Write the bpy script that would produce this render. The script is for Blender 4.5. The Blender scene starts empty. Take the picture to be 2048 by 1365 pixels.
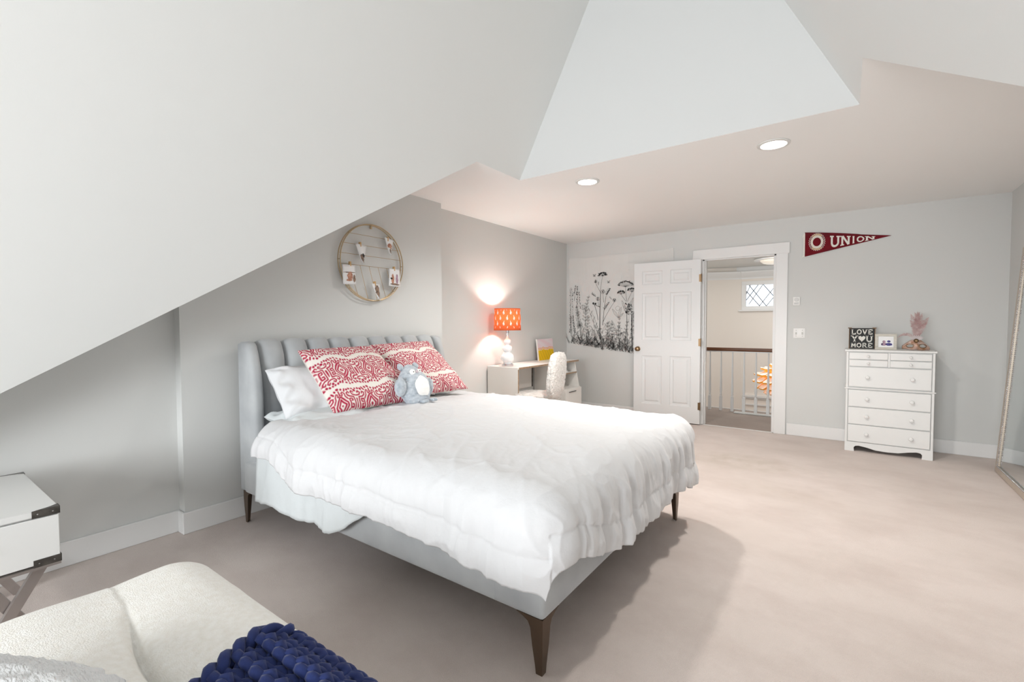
import bpy, bmesh, math, random
import numpy as np
from mathutils import Vector, Matrix, noise
PI = math.pi
random.seed(7)
scene = bpy.context.scene
C = scene.collection

# ------------------------------------------------------------------ camera, world, light, exposure
CAM = Vector((0, 0, 1.24))
def setup_camera():
    th, pi_, ro = math.radians(35.70), math.radians(-2.0572), math.radians(-0.196)
    fw = Vector((-math.sin(th)*math.cos(pi_), math.cos(th)*math.cos(pi_), math.sin(pi_)))
    rt = Vector((math.cos(th), math.sin(th), 0)); up = rt.cross(fw)
    rt2 = rt*math.cos(ro) + up*math.sin(ro); up2 = rt2.cross(fw)
    cd = bpy.data.cameras.new('camera'); cd.sensor_width = 36; cd.lens = 929.14/2048*36; cd.clip_start = .02; cd.clip_end = 100
    co = bpy.data.objects.new('camera', cd); C.objects.link(co)
    m = Matrix((rt2, up2, -fw)).transposed().to_4x4(); m.translation = CAM
    co.matrix_world = m; scene.camera = co
setup_camera()
w = bpy.data.worlds.new('world'); scene.world = w; w.use_nodes = True
w.node_tree.nodes['Background'].inputs[0].default_value = (.80, .90, 1.0, 1)
w.node_tree.nodes['Background'].inputs[1].default_value = 2.0

def area(name, loc, target, sx, sy, power, col=(1, 1, 1), spread=180):
    l = bpy.data.lights.new(name, 'AREA'); l.shape = 'RECTANGLE'; l.size = sx; l.size_y = sy; l.energy = power; l.color = col
    l.spread = math.radians(spread)
    o = bpy.data.objects.new(name, l); C.objects.link(o); o.location = loc
    o.rotation_euler = (Vector(target)-Vector(loc)).to_track_quat('-Z', 'Y').to_euler(); return o
area('window_daylight', (-1.05, -3.36, 1.28), (-1.05, 3, 1.38), 2.5, 1.9, 275, (.955, .98, 1.0), 180)
area('hall_fill', (-1.0, 8.6, 2.3), (-1.3, 9.0, 0), 2.2, 1.6, 46, (1.0, .97, .93))  # added soft fill under the hall ceiling, no fitting there
area('hall_bounce_fill', (-2.8, 7.0, 1.2), (-1.6, 9.0, 2.0), .6, .6, 20, (1.0, .97, .92))  # added upward fill to brighten the hall, not an actual lamp
scene.view_settings.view_transform = 'Standard'; scene.view_settings.look = 'None'
scene.view_settings.gamma = 1; scene.view_settings.use_curve_mapping = False
scene.view_settings.exposure = 0.0

# ------------------------------------------------------------------ materials
def lin(c): return tuple(((x/255)/12.92 if x/255 <= .04045 else ((x/255+.055)/1.055)**2.4) for x in c)
def mat(name, c, rough=.6, metal=0, spec=.4, sheen=0, bump=0, bscale=200, var=0, vscale=3, emit=None, estr=0, alpha=1, trans=0, coat=0, c2=None, bdist=.01, btype='noise', bstretch=None, sss=0):
    m = bpy.data.materials.new(name); m.use_nodes = True; nt = m.node_tree; b = nt.nodes['Principled BSDF']
    col = (*lin(c), 1)
    b.inputs['Base Color'].default_value = col; b.inputs['Roughness'].default_value = rough; b.inputs['Metallic'].default_value = metal
    b.inputs['Specular IOR Level'].default_value = spec
    if sheen: b.inputs['Sheen Weight'].default_value = sheen; b.inputs['Sheen Roughness'].default_value = .4
    if coat: b.inputs['Coat Weight'].default_value = coat; b.inputs['Coat Roughness'].default_value = .1
    if trans: b.inputs['Transmission Weight'].default_value = trans
    if alpha < 1: b.inputs['Alpha'].default_value = alpha
    if emit: b.inputs['Emission Color'].default_value = (*lin(emit), 1); b.inputs['Emission Strength'].default_value = estr
    tc = nt.nodes.new('ShaderNodeTexCoord')
    src = tc.outputs['Object']
    if bstretch:
        mp = nt.nodes.new('ShaderNodeMapping'); mp.inputs['Scale'].default_value = bstretch; nt.links.new(src, mp.inputs[0]); src = mp.outputs[0]
    if var or c2:
        n = nt.nodes.new('ShaderNodeTexNoise'); n.inputs['Scale'].default_value = vscale; n.inputs['Detail'].default_value = 5
        nt.links.new(src, n.inputs['Vector'])
        r = nt.nodes.new('ShaderNodeMapRange'); r.inputs[1].default_value = .3; r.inputs[2].default_value = .7
        nt.links.new(n.outputs['Fac'], r.inputs[0])
        mx = nt.nodes.new('ShaderNodeMix'); mx.data_type = 'RGBA'; nt.links.new(r.outputs[0], mx.inputs[0])
        a = c2 if c2 else tuple(max(0, x*(1-var)) for x in c)
        mx.inputs[6].default_value = (*lin(a), 1); mx.inputs[7].default_value = col
        nt.links.new(mx.outputs[2], b.inputs['Base Color'])
    if bump:
        if btype == 'wave':
            n = nt.nodes.new('ShaderNodeTexWave'); n.inputs['Scale'].default_value = bscale; n.inputs['Distortion'].default_value = 6; n.inputs['Detail'].default_value = 3
        else:
            n = nt.nodes.new('ShaderNodeTexNoise'); n.inputs['Scale'].default_value = bscale; n.inputs['Detail'].default_value = 4
        nt.links.new(src, n.inputs['Vector'])
        bp = nt.nodes.new('ShaderNodeBump'); bp.inputs['Strength'].default_value = bump; bp.inputs['Distance'].default_value = bdist
        nt.links.new(n.outputs['Fac'], bp.inputs['Height']); nt.links.new(bp.outputs[0], b.inputs['Normal'])
    return m
M = {}
M['wall'] = mat('wall_paint', (214, 215, 213), .7, bump=.08, bscale=260, bdist=.002)
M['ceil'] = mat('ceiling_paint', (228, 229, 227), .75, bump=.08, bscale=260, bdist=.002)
M['ceilflat'] = mat('flat_ceiling_brightened', (246, 245, 243), .75, bump=.08, bscale=260, bdist=.002)  # ceiling paint lightened here to stand in for missing bounce light
M['gable'] = mat('gable_dimmed_tone', (216, 217, 216), .75, bump=.08, bscale=260, bdist=.002)  # greyed in the colour to offset the strong window light on it
M['trim'] = mat('trim_paint', (233, 233, 232), .35, bump=.03, bscale=60, bdist=.001)
M['door'] = mat('door_paint', (230, 231, 231), .4, bump=.05, bscale=90, bdist=.001)
M['hall'] = mat('hall_paint', (234, 227, 219), .7, bump=.05, bscale=260, bdist=.002)
M['white'] = mat('white_lacquer', (228, 228, 226), .35, bump=.03, bscale=40, bdist=.001)
M['laminate'] = mat('white_laminate', (236, 233, 228), .4, bump=.02, bscale=50, bdist=.001)
M['ply'] = mat('laminate_edge', (176, 148, 120), .5, var=.2, vscale=60)
M['duvet'] = mat('white_linen', (217, 217, 218), .9, sheen=.08, bump=.4, bscale=28, bdist=.006)
M['sheet'] = mat('sheet_cotton', (214, 219, 220), .85, sheen=.1, bump=.3, bscale=20, bdist=.005)
M['pillow'] = mat('pillow_cotton', (224, 225, 227), .85, sheen=.1, bump=.35, bscale=18, bdist=.006)
M['velvet'] = mat('grey_velvet', (188, 191, 192), .75, sheen=.5, bump=.1, bscale=120, bdist=.002, c2=(168, 171, 174), vscale=5)
M['mattress'] = mat('mattress_ticking', (225, 228, 230), .85, bump=.2, bscale=60)
M['bronze'] = mat('bronze_leg', (104, 88, 74), .35, metal=.75, bump=.03, bscale=80, bdist=.001)
M['brass'] = mat('brass', (190, 170, 140), .35, metal=.8, bump=.03, bscale=80, bdist=.001)
M['wire'] = mat('brass_wire', (176, 150, 112), .4, metal=.8)
M['oldbrass'] = mat('aged_brass', (128, 104, 78), .3, metal=.9)
M['chrome'] = mat('chrome', (205, 205, 208), .15, metal=1, bump=.02, bscale=40, bdist=.001)
M['pewter'] = mat('dark_pewter', (118, 114, 110), .35, metal=.8, var=.3, vscale=30)
M['steelleg'] = mat('brushed_leg', (170, 162, 158), .35, metal=.7, bump=.05, bscale=90, bdist=.001)
M['fleece'] = mat('fleece', (230, 226, 221), .95, sheen=.5, bump=1.0, bscale=55, bdist=.014)
M['boucle'] = mat('cream_boucle', (242, 240, 235), .95, sheen=.2, bump=.8, bscale=260, bdist=.003, c2=(234, 230, 222), vscale=60)
M['plushgrey'] = mat('plush_grey', (204, 211, 217), .95, sheen=.5, bump=.8, bscale=90, bdist=.006, c2=(166, 176, 186), vscale=40)
M['plushwhite'] = mat('plush_white', (246, 246, 244), .95, sheen=.4, bump=.6, bscale=90, bdist=.005)
M['navy'] = mat('navy_knit', (30, 46, 100), .85, sheen=.12, bump=.25, bscale=150, bdist=.002, c2=(24, 36, 84), vscale=20)
M['black'] = mat('black_plastic', (26, 26, 26), .5)
M['ink'] = mat('black_ink', (78, 78, 78), .8)
M['chalk'] = mat('chalkboard', (60, 62, 62), .8, var=.15, vscale=30)
M['letter'] = mat('white_letter', (238, 236, 228), .8, var=.05, vscale=80)
M['felt'] = mat('maroon_felt', (122, 12, 30), .95, sheen=.2, bump=.4, bscale=300, bdist=.001, var=.12, vscale=25)
M['gold'] = mat('gold_print', (196, 142, 70), .8)
M['crimson'] = mat('crimson_print', (150, 20, 50), .8)
M['wood'] = mat('handrail_wood', (122, 74, 42), .35, bump=.05, bscale=30, bstretch=(1, 8, 8), c2=(92, 54, 30), vscale=6)
M['greywood'] = mat('whitewashed_wood', (214, 210, 200), .6, c2=(192, 188, 176), vscale=25, bstretch=(1, 6, 6), bump=.2, bscale=30, bdist=.001)
M['brownwood'] = mat('raw_wood_edge', (140, 112, 86), .7, var=.3, vscale=25)
M['champagne'] = mat('champagne_frame', (206, 194, 180), .4, metal=.35, c2=(186, 172, 158), vscale=120, bump=.6, bscale=90, bdist=.003)
M['photo_blue'] = mat('photo_print_blue', (78, 70, 150), .4, var=.4, vscale=60)
M['photo_pink'] = mat('photo_print_rose', (196, 160, 178), .4, var=.3, vscale=60)
M['photo_white'] = mat('photo_paper', (238, 238, 238), .35)
M['photo_dark'] = mat('photo_print_dark', (92, 78, 70), .4, c2=(170, 140, 118), vscale=70)
M['photo_rust'] = mat('photo_print_rust', (150, 84, 66), .4, c2=(214, 168, 140), vscale=60)
M['peg'] = mat('peg_wood', (214, 176, 124), .6, var=.1, vscale=60)
M['mask'] = mat('mask_gilt', (176, 126, 88), .35, metal=.4, c2=(226, 206, 200), vscale=26, bump=.5, bscale=60, bdist=.003)
M['feather'] = mat('mauve_feather', (206, 186, 184), .9, c2=(172, 132, 130), vscale=30)
M['featherpale'] = mat('pale_feather', (222, 212, 212), .9, var=.08, vscale=30)
M['led'] = mat('downlight_lens', (255, 250, 240), .5, emit=(255, 246, 232), estr=14)
M['canring'] = mat('downlight_ring', (225, 225, 222), .4)
M['ceramic'] = mat('white_ceramic', (244, 246, 248), .12, spec=.6, coat=.6, bump=.03, bscale=30, bdist=.001)
M['grille'] = mat('white_grille', (225, 225, 222), .4)
M['leafwhite'] = mat('lamp_leaf_white', (250, 246, 238), .5, emit=(255, 250, 240), estr=.08)
M['leaforange'] = mat('lamp_leaf_amber', (240, 170, 70), .5, emit=(240, 150, 50), estr=.15)
M['plate'] = mat('switch_plastic', (240, 240, 238), .35)
M['paper'] = mat('paper_pages', (232, 230, 224), .8)
M['pinkcover'] = mat('book_cover', (214, 222, 226), .5)

def carpet_mat(name, c, cb, dark):
    m = bpy.data.materials.new(name); m.use_nodes = True; nt = m.node_tree; N = nt.nodes; L = nt.links
    b = N['Principled BSDF']; b.inputs['Roughness'].default_value = .97; b.inputs['Specular IOR Level'].default_value = .1
    b.inputs['Sheen Weight'].default_value = .2
    tc = N.new('ShaderNodeTexCoord')
    def noise_(s, d, rng, vec=None, rough=.5):
        n = N.new('ShaderNodeTexNoise'); n.inputs['Scale'].default_value = s; n.inputs['Detail'].default_value = d; n.inputs['Roughness'].default_value = rough
        L.new(vec or tc.outputs['Object'], n.inputs['Vector'])
        r = N.new('ShaderNodeMapRange'); r.inputs[1].default_value = rng[0]; r.inputs[2].default_value = rng[1]; L.new(n.outputs['Fac'], r.inputs[0]); return r.outputs[0], n
    def mix(f, a, bb):
        x = N.new('ShaderNodeMix'); x.data_type = 'RGBA'; L.new(f, x.inputs[0])
        for i, s in ((6, a), (7, bb)):
            if isinstance(s, tuple): x.inputs[i].default_value = (*lin(s), 1)
            else: L.new(s, x.inputs[i])
        return x.outputs[2]
    mp = N.new('ShaderNodeMapping'); mp.inputs['Scale'].default_value = (1, 1.5, 1); mp.inputs['Rotation'].default_value = (0, 0, .5); L.new(tc.outputs['Object'], mp.inputs[0])
    f1, _ = noise_(1.3, 4, (.35, .65)); f2, _ = noise_(2.2, 6, (.42, .68), mp.outputs[0], .65); f3, nn = noise_(420, 2, (.25, .75))
    col = mix(f1, c, cb)
    d = N.new('ShaderNodeMath'); d.operation = 'MULTIPLY'; d.inputs[1].default_value = .42; L.new(f2, d.inputs[0])
    col = mix(d.outputs[0], col, dark)
    e = N.new('ShaderNodeMath'); e.operation = 'MULTIPLY'; e.inputs[1].default_value = .22; L.new(f3, e.inputs[0])
    col = mix(e.outputs[0], col, tuple(x*.72 for x in dark))
    # worn, soiled patch on the walkway in front of the door
    for (px, py, rx, ry, amt, sc) in ((-.75, 4.55, .62, .38, .45, (166, 152, 130)), (-.35, 3.9, .6, .25, .2, (176, 160, 140))):
        m2 = N.new('ShaderNodeMapping'); m2.inputs['Location'].default_value = (-px/rx, -py/ry, 0); m2.inputs['Scale'].default_value = (1/rx, 1/ry, 0); L.new(tc.outputs['Object'], m2.inputs[0])
        ln = N.new('ShaderNodeVectorMath'); ln.operation = 'LENGTH'; L.new(m2.outputs[0], ln.inputs[0])
        r = N.new('ShaderNodeMapRange'); r.interpolation_type = 'SMOOTHSTEP'; r.inputs[1].default_value = 1.1; r.inputs[2].default_value = .1; r.inputs[3].default_value = 0; r.inputs[4].default_value = amt; L.new(ln.outputs['Value'], r.inputs[0])
        q = N.new('ShaderNodeMath'); q.operation = 'MULTIPLY'; L.new(r.outputs[0], q.inputs[0])
        fs, _ = noise_(7, 4, (.25, .7)); L.new(fs, q.inputs[1]); col = mix(q.outputs[0], col, sc)
    L.new(col, b.inputs['Base Color'])
    bp = N.new('ShaderNodeBump'); bp.inputs['Strength'].default_value = .55; bp.inputs['Distance'].default_value = .006; L.new(nn.outputs['Fac'], bp.inputs['Height']); L.new(bp.outputs[0], b.inputs['Normal'])
    return m
M['carpet'] = carpet_mat('beige_carpet', (227, 214, 207), (218, 205, 197), (197, 180, 172))
M['hallcarpet'] = carpet_mat('hall_carpet', (176, 160, 150), (166, 150, 140), (140, 124, 114))

def vcol_mat(name, rough=.9):
    m = bpy.data.materials.new(name); m.use_nodes = True; nt = m.node_tree; b = nt.nodes['Principled BSDF']
    a = nt.nodes.new('ShaderNodeVertexColor'); a.layer_name = 'print'; nt.links.new(a.outputs[0], b.inputs['Base Color'])
    b.inputs['Roughness'].default_value = rough; b.inputs['Specular IOR Level'].default_value = .2
    tc = nt.nodes.new('ShaderNodeTexCoord'); n = nt.nodes.new('ShaderNodeTexNoise'); n.inputs['Scale'].default_value = 300; nt.links.new(tc.outputs['Object'], n.inputs['Vector'])
    bp = nt.nodes.new('ShaderNodeBump'); bp.inputs['Strength'].default_value = .3; bp.inputs['Distance'].default_value = .001; nt.links.new(n.outputs['Fac'], bp.inputs['Height']); nt.links.new(bp.outputs[0], b.inputs['Normal'])
    return m
M['ikat'] = vcol_mat('ikat_cotton')
M['painting'] = vcol_mat('painted_canvas', .5)
def glass_mat():
    m = bpy.data.materials.new('window_glass'); m.use_nodes = True; nt = m.node_tree; N = nt.nodes
    for n in list(N):
        if n.type != 'OUTPUT_MATERIAL': N.remove(n)
    g = N.new('ShaderNodeBsdfGlossy'); g.inputs['Roughness'].default_value = .02
    t = N.new('ShaderNodeBsdfTransparent'); fr = N.new('ShaderNodeFresnel'); fr.inputs[0].default_value = 1.45
    mx = N.new('ShaderNodeMixShader'); nt.links.new(fr.outputs[0], mx.inputs[0]); nt.links.new(t.outputs[0], mx.inputs[1]); nt.links.new(g.outputs[0], mx.inputs[2])
    nt.links.new(mx.outputs[0], N['Material Output'].inputs[0]); return m
M['glass'] = glass_mat()
def frosted():
    m = mat('frosted_glass', (240, 244, 246), .5, trans=.0, emit=(236, 244, 250), estr=.45, bump=.2, bscale=60); return m
M['mirror'] = mat('mirror_silver', (225, 230, 230), .02, metal=1)
def tapestry_mat():
    m = mat('sheer_tapestry', (238, 237, 234), .9, bump=.5, bscale=5, bdist=.01, bstretch=(3, 1, .5)); b = m.node_tree.nodes['Principled BSDF']; b.inputs['Alpha'].default_value = .8; return m
M['tap'] = tapestry_mat()
def shade_mat():
    m = bpy.data.materials.new('lampshade_fabric'); m.use_nodes = True; nt = m.node_tree; N = nt.nodes; L = nt.links
    for n in list(N):
        if n.type != 'OUTPUT_MATERIAL': N.remove(n)
    d = N.new('ShaderNodeBsdfDiffuse'); t = N.new('ShaderNodeBsdfTranslucent'); a = N.new('ShaderNodeAddShader')
    c = N.new('ShaderNodeMixShader'); c.inputs[0].default_value = .22
    d.inputs[0].default_value = (*lin((240, 134, 84)), 1); t.inputs[0].default_value = (*lin((250, 150, 70)), 1)
    L.new(d.outputs[0], c.inputs[1]); L.new(t.outputs[0], c.inputs[2]); L.new(c.outputs[0], N['Material Output'].inputs[0]); return m
M['shade'] = shade_mat()
M['crane'] = mat('crane_print', (250, 236, 222), .9, emit=(255, 230, 200), estr=.25)
M['crane'].node_tree.nodes['Principled BSDF'].inputs['Emission Strength'].default_value = 0
M['crane_grey'] = mat('crane_print_grey', (176, 178, 176), .9)
M['bulb'] = mat('bulb_glow', (255, 240, 220), .5, emit=(255, 226, 190), estr=7)

# ------------------------------------------------------------------ mesh helpers
def NB(): return bmesh.new()
def finish(name, bm, m, parent=None, smooth=30, recalc=True, world=True, mats=None):
    if recalc: bmesh.ops.recalc_face_normals(bm, faces=bm.faces)
    me = bpy.data.meshes.new(name); bm.to_mesh(me); bm.free()
    for x in (mats or [m]): me.materials.append(x if not isinstance(x, str) else M[x])
    if smooth:
        me.polygons.foreach_set('use_smooth', [True]*len(me.polygons))
        try: me.set_sharp_from_angle(angle=math.radians(smooth))
        except Exception: pass
    o = bpy.data.objects.new(name, me); C.objects.link(o)
    if parent is not None:
        o.parent = parent
        if world:
            root = parent
            mw = Matrix.Identity(4); chain = []
            while root is not None: chain.append(root); root = root.parent
            for r in reversed(chain): mw = mw @ r.matrix_basis
            me.transform(mw.inverted())
    return o
def tag(o, label=None, cat=None, group=None, kind=None):
    if label: o['label'] = label
    if cat: o['category'] = cat
    if group: o['group'] = group
    if kind: o['kind'] = kind
    return o
def thing(name, label, cat, loc=(0, 0, 0), rz=0, group=None):
    o = bpy.data.objects.new(name, None); C.objects.link(o); o.location = loc; o.rotation_euler = (0, 0, rz); o.empty_display_size = .1
    return tag(o, label, cat, group)
def struct(name, bm, m, parent=None, label=None, smooth=0):
    o = finish(name, bm, m, parent, smooth)
    if parent is None: o['kind'] = 'structure'
    if label: o['label'] = label
    return o
def box(bm, a, b, bev=0, seg=2, rot=None, piv=None):
    vs = bmesh.ops.create_cube(bm, size=1)['verts']
    s = Vector([abs(b[i]-a[i]) for i in range(3)]); c = Vector([(a[i]+b[i])/2 for i in range(3)])
    for v in vs: v.co = Vector([v.co[i]*s[i] for i in range(3)]) + c
    if bev:
        es = list({e for v in vs for e in v.link_edges})
        r = bmesh.ops.bevel(bm, geom=es+vs, offset=min(bev, min(s)*.49), segments=seg, affect='EDGES', profile=.5)
        vs = list({v for f in r['faces'] for v in f.verts} | {v for v in vs if v.is_valid})
    if rot is not None:
        p = Vector(piv) if piv is not None else c
        for v in vs: v.co = rot @ (v.co-p) + p
    return vs
def prism(bm, pts, off):
    off = Vector(off); a = [bm.verts.new(p) for p in pts]; b = [bm.verts.new(Vector(p)+off) for p in pts]
    bm.faces.new(a); bm.faces.new(list(reversed(b))); n = len(a)
    for i in range(n): bm.faces.new((a[i], b[i], b[(i+1) % n], a[(i+1) % n]))
    return a+b
def lathe(bm, prof, c=(0, 0, 0), n=32, axis='z', cap=True):
    rings = []
    for r, z in prof:
        ring = []
        for i in range(n):
            t = 2*PI*i/n; p = (r*math.cos(t), r*math.sin(t), z)
            if axis == 'y': p = (p[0], z, p[1])
            if axis == 'x': p = (z, p[0], p[1])
            ring.append(bm.verts.new(Vector(p)+Vector(c)))
        rings.append(ring)
    for a, b in zip(rings, rings[1:]):
        for i in range(n): bm.faces.new((a[i], a[(i+1) % n], b[(i+1) % n], b[i]))
    if cap:
        bm.faces.new(list(reversed(rings[0]))); bm.faces.new(rings[-1])
    return rings
def tube(bm, pts, r, n=8, closed=False, taper=None):
    pts = [Vector(p) for p in pts]; m = len(pts); rings = []; up = None
    for i, p in enumerate(pts):
        t = (pts[(i+1) % m]-pts[i-1]) if closed else (pts[min(i+1, m-1)]-pts[max(i-1, 0)])
        t.normalize()
        if up is None: up = Vector((0, 0, 1)) if abs(t.z) < .9 else Vector((1, 0, 0))
        x = t.cross(up).normalized(); up = x.cross(t).normalized()
        rr = r*(taper[i] if taper else 1)
        rings.append([bm.verts.new(p + (x*math.cos(2*PI*k/n)+up*math.sin(2*PI*k/n))*rr) for k in range(n)])
    rng = range(m) if closed else range(m-1)
    for i in rng:
        a, b = rings[i], rings[(i+1) % m]
        for k in range(n): bm.faces.new((a[k], a[(k+1) % n], b[(k+1) % n], b[k]))
    if not closed: bm.faces.new(list(reversed(rings[0]))); bm.faces.new(rings[-1])
def bezier(p0, p1, p2, p3, n=12):
    P = [Vector(p) for p in (p0, p1, p2, p3)]
    return [(1-t)**3*P[0]+3*(1-t)**2*t*P[1]+3*(1-t)*t*t*P[2]+t**3*P[3] for t in (i/n for i in range(n+1))]
def grid_mesh(name, X, mparent, m, colors=None, smooth=60, closed_u=False, faces_extra=None, world=True):
    nu, nv = X.shape[:2]
    verts = X.reshape(-1, 3)
    idx = np.arange(nu*nv).reshape(nu, nv)
    a = idx[:-1, :-1].ravel(); b = idx[1:, :-1].ravel(); c = idx[1:, 1:].ravel(); d = idx[:-1, 1:].ravel()
    F = np.stack([a, b, c, d], 1)
    me = bpy.data.meshes.new(name); me.from_pydata(verts.tolist(), [], F.tolist())
    if colors is not None:
        at = me.color_attributes.new('print', 'FLOAT_COLOR', 'POINT')
        cc = np.ones((nu*nv, 4), dtype=np.float32); cc[:, :3] = colors.reshape(-1, 3); at.data.foreach_set('color', cc.ravel())
    me.materials.append(M[m]); me.polygons.foreach_set('use_smooth', [True]*len(me.polygons))
    o = bpy.data.objects.new(name, me); C.objects.link(o)
    if mparent is not None:
        o.parent = mparent
        if world: me.transform(mparent.matrix_basis.inverted())
    return o
def nz(p, s=1): return noise.noise(Vector(p)*s)
def fbm(x, y, z=0, oct=4, s=1.0):
    v = 0; a = 1
    for _ in range(oct): v += a*noise.noise((x*s, y*s, z*s)); a *= .5; s *= 2.1
    return v

# ------------------------------------------------------------------ room shell
XL, XLA, XREC, YB, XR, ZC = -3.171, -3.25, -3.307, 5.968, 1.177, 2.40
X1, X2, Y1, Y2 = -2.155, .038, 2.58, 3.114
SS, SB = 1.911, .642           # steep dormer pitch, main roof pitch
YF = -3.2
def zB(y): return ZC + SB*(y-Y1)
bm = NB(); box(bm, (-3.6, YF-.15, -.1), (1.35, YB+.02, 0)); struct('floor', bm, 'carpet', label='beige wall to wall carpet with worn patches')
bm = NB(); prism(bm, [(XLA, YF, 0), (XLA, 1.075, 0), (XLA, 1.075, zB(1.075)), (XLA, -.9, zB(-.9)), (XLA, YF, zB(-.9))], (-.06, 0, 0)); struct('wall_left_recess', bm, 'wall')
bm = NB(); prism(bm, [(XL, 1.075, 0), (XL, 3.255, 0), (XL, 3.255, ZC), (XL, Y1, ZC), (XL, 1.075, zB(1.075))], (-.18, 0, 0)); struct('wall_left', bm, 'wall', label='grey wall behind the bed, cut by the sloping ceiling')
bm = NB(); box(bm, (XREC-.1, 3.255, 0), (XREC, YB+.1, ZC)); struct('wall_left_back', bm, 'wall', label='grey wall beside the desk')
bm = NB()
DX0, DX1, DZ = -1.425, -.645, 2.02
box(bm, (XREC-.1, YB, 0), (DX0, YB+.1, ZC)); box(bm, (DX1, YB, 0), (XR+.1, YB+.1, ZC)); box(bm, (DX0, YB, DZ), (DX1, YB+.1, ZC))
struct('wall_back', bm, 'wall', label='grey wall with the doorway')
bm = NB(); prism(bm, [(XR, YF, 0), (XR, YB+.1, 0), (XR, YB+.1, ZC), (XR, Y1, ZC), (XR, -1.0, zB(-1.0)), (XR, YF, zB(-1.0))], (.1, 0, 0)); struct('wall_right', bm, 'wall')
# front gable wall behind the camera, with a wide window opening
zr = ZC + SS*(X2-X1)/2; xr = (X1+X2)/2
bm = NB()
wx0, wx1, wz0, wz1 = -2.26, .14, .35, 2.15
def sx(z): return (z-ZC)/SS
prism(bm, [(XLA-.05, YF, 0), (XR+.1, YF, 0), (XR+.1, YF, wz0), (XLA-.05, YF, wz0)], (0, -.12, 0))
prism(bm, [(X1+sx(wz0), YF, wz0), (wx0, YF, wz0), (wx0, YF, wz1), (X1+sx(wz1), YF, wz1)], (0, -.12, 0))
prism(bm, [(wx1, YF, wz0), (X2-sx(wz0), YF, wz0), (X2-sx(wz1), YF, wz1), (wx1, YF, wz1)], (0, -.12, 0))
prism(bm, [(X1+sx(wz1), YF, wz1), (X2-sx(wz1), YF, wz1), (xr, YF, zr)], (0, -.12, 0))
struct('wall_front', bm, 'wall')
win = bpy.data.objects.new('window_1', None); C.objects.link(win); win.location = (-1.05, YF, wz0); win['kind'] = 'structure'
bm = NB()
for a, b in (((wx0, wz0), (wx1, wz0+.06)), ((wx0, wz1-.06), (wx1, wz1)), ((wx0, wz0+.06), (wx0+.06, wz1-.06)), ((wx1-.06, wz0+.06), (wx1, wz1-.06)), ((-1.08, wz0+.06), (-1.02, wz1-.06))):
    box(bm, (a[0], YF-.09, a[1]), (b[0], YF-.02, b[1]))
finish('window_frame', bm, 'trim', win, 0)
for a, b in ((wx0+.06, -1.08), (-1.02, wx1-.06)):
    bm = NB(); box(bm, (a, YF-.06, wz0+.06), (b, YF-.05, wz1-.06)); finish('pane', bm, 'glass', win, 0)
# sloping ceilings
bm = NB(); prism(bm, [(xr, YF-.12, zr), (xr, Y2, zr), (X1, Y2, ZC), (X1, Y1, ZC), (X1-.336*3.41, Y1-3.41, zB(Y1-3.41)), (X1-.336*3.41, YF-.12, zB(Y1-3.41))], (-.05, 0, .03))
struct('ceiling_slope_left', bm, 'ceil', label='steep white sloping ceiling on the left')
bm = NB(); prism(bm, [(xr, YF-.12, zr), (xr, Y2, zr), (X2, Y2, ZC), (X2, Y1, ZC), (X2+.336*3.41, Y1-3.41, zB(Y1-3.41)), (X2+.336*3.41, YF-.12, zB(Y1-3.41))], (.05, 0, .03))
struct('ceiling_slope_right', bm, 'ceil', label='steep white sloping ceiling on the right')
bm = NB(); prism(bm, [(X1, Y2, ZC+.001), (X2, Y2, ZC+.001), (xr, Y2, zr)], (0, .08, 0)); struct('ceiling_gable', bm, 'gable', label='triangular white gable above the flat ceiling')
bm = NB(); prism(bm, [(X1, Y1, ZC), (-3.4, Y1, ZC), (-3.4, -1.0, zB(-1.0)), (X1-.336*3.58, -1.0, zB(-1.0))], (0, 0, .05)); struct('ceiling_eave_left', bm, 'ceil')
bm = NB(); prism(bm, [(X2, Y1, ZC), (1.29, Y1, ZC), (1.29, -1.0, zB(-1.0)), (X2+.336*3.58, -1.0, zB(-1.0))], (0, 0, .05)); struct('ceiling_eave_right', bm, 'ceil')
bm = NB()
CY = 3.462; CANS = ((-1.727, CY), (-.401, CY)); CR = .078
# flat ceiling in plates (leaving the raised dormer opening)
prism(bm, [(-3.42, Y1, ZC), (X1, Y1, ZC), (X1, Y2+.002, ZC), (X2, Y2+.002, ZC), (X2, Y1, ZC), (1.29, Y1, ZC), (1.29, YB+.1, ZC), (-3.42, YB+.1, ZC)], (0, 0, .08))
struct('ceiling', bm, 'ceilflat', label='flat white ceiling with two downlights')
# baseboards
BH, BT = .128, .016
def baseb(name, pts):
    bm = NB()
    for (x0, y0), (x1, y1) in pts:
        box(bm, (min(x0, x1), min(y0, y1), 0), (max(x0, x1), max(y0, y1), BH), .004, 1)
    struct(name, bm, 'trim')
baseb('baseboard_left', [((XL, 1.075-BT), (XL+BT, 3.255)), ((XLA, YF), (XLA+BT, 1.075)), ((XLA+BT, 1.075-BT), (XL, 1.075)), ((XREC, 3.255), (XREC+BT, YB))])
baseb('baseboard_back', [((XREC, YB-BT), (DX0-.1, YB)), ((DX1+.125, YB-BT), (XR, YB))])
baseb('baseboard_right', [((XR-BT, YF), (XR, YB))])
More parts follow.
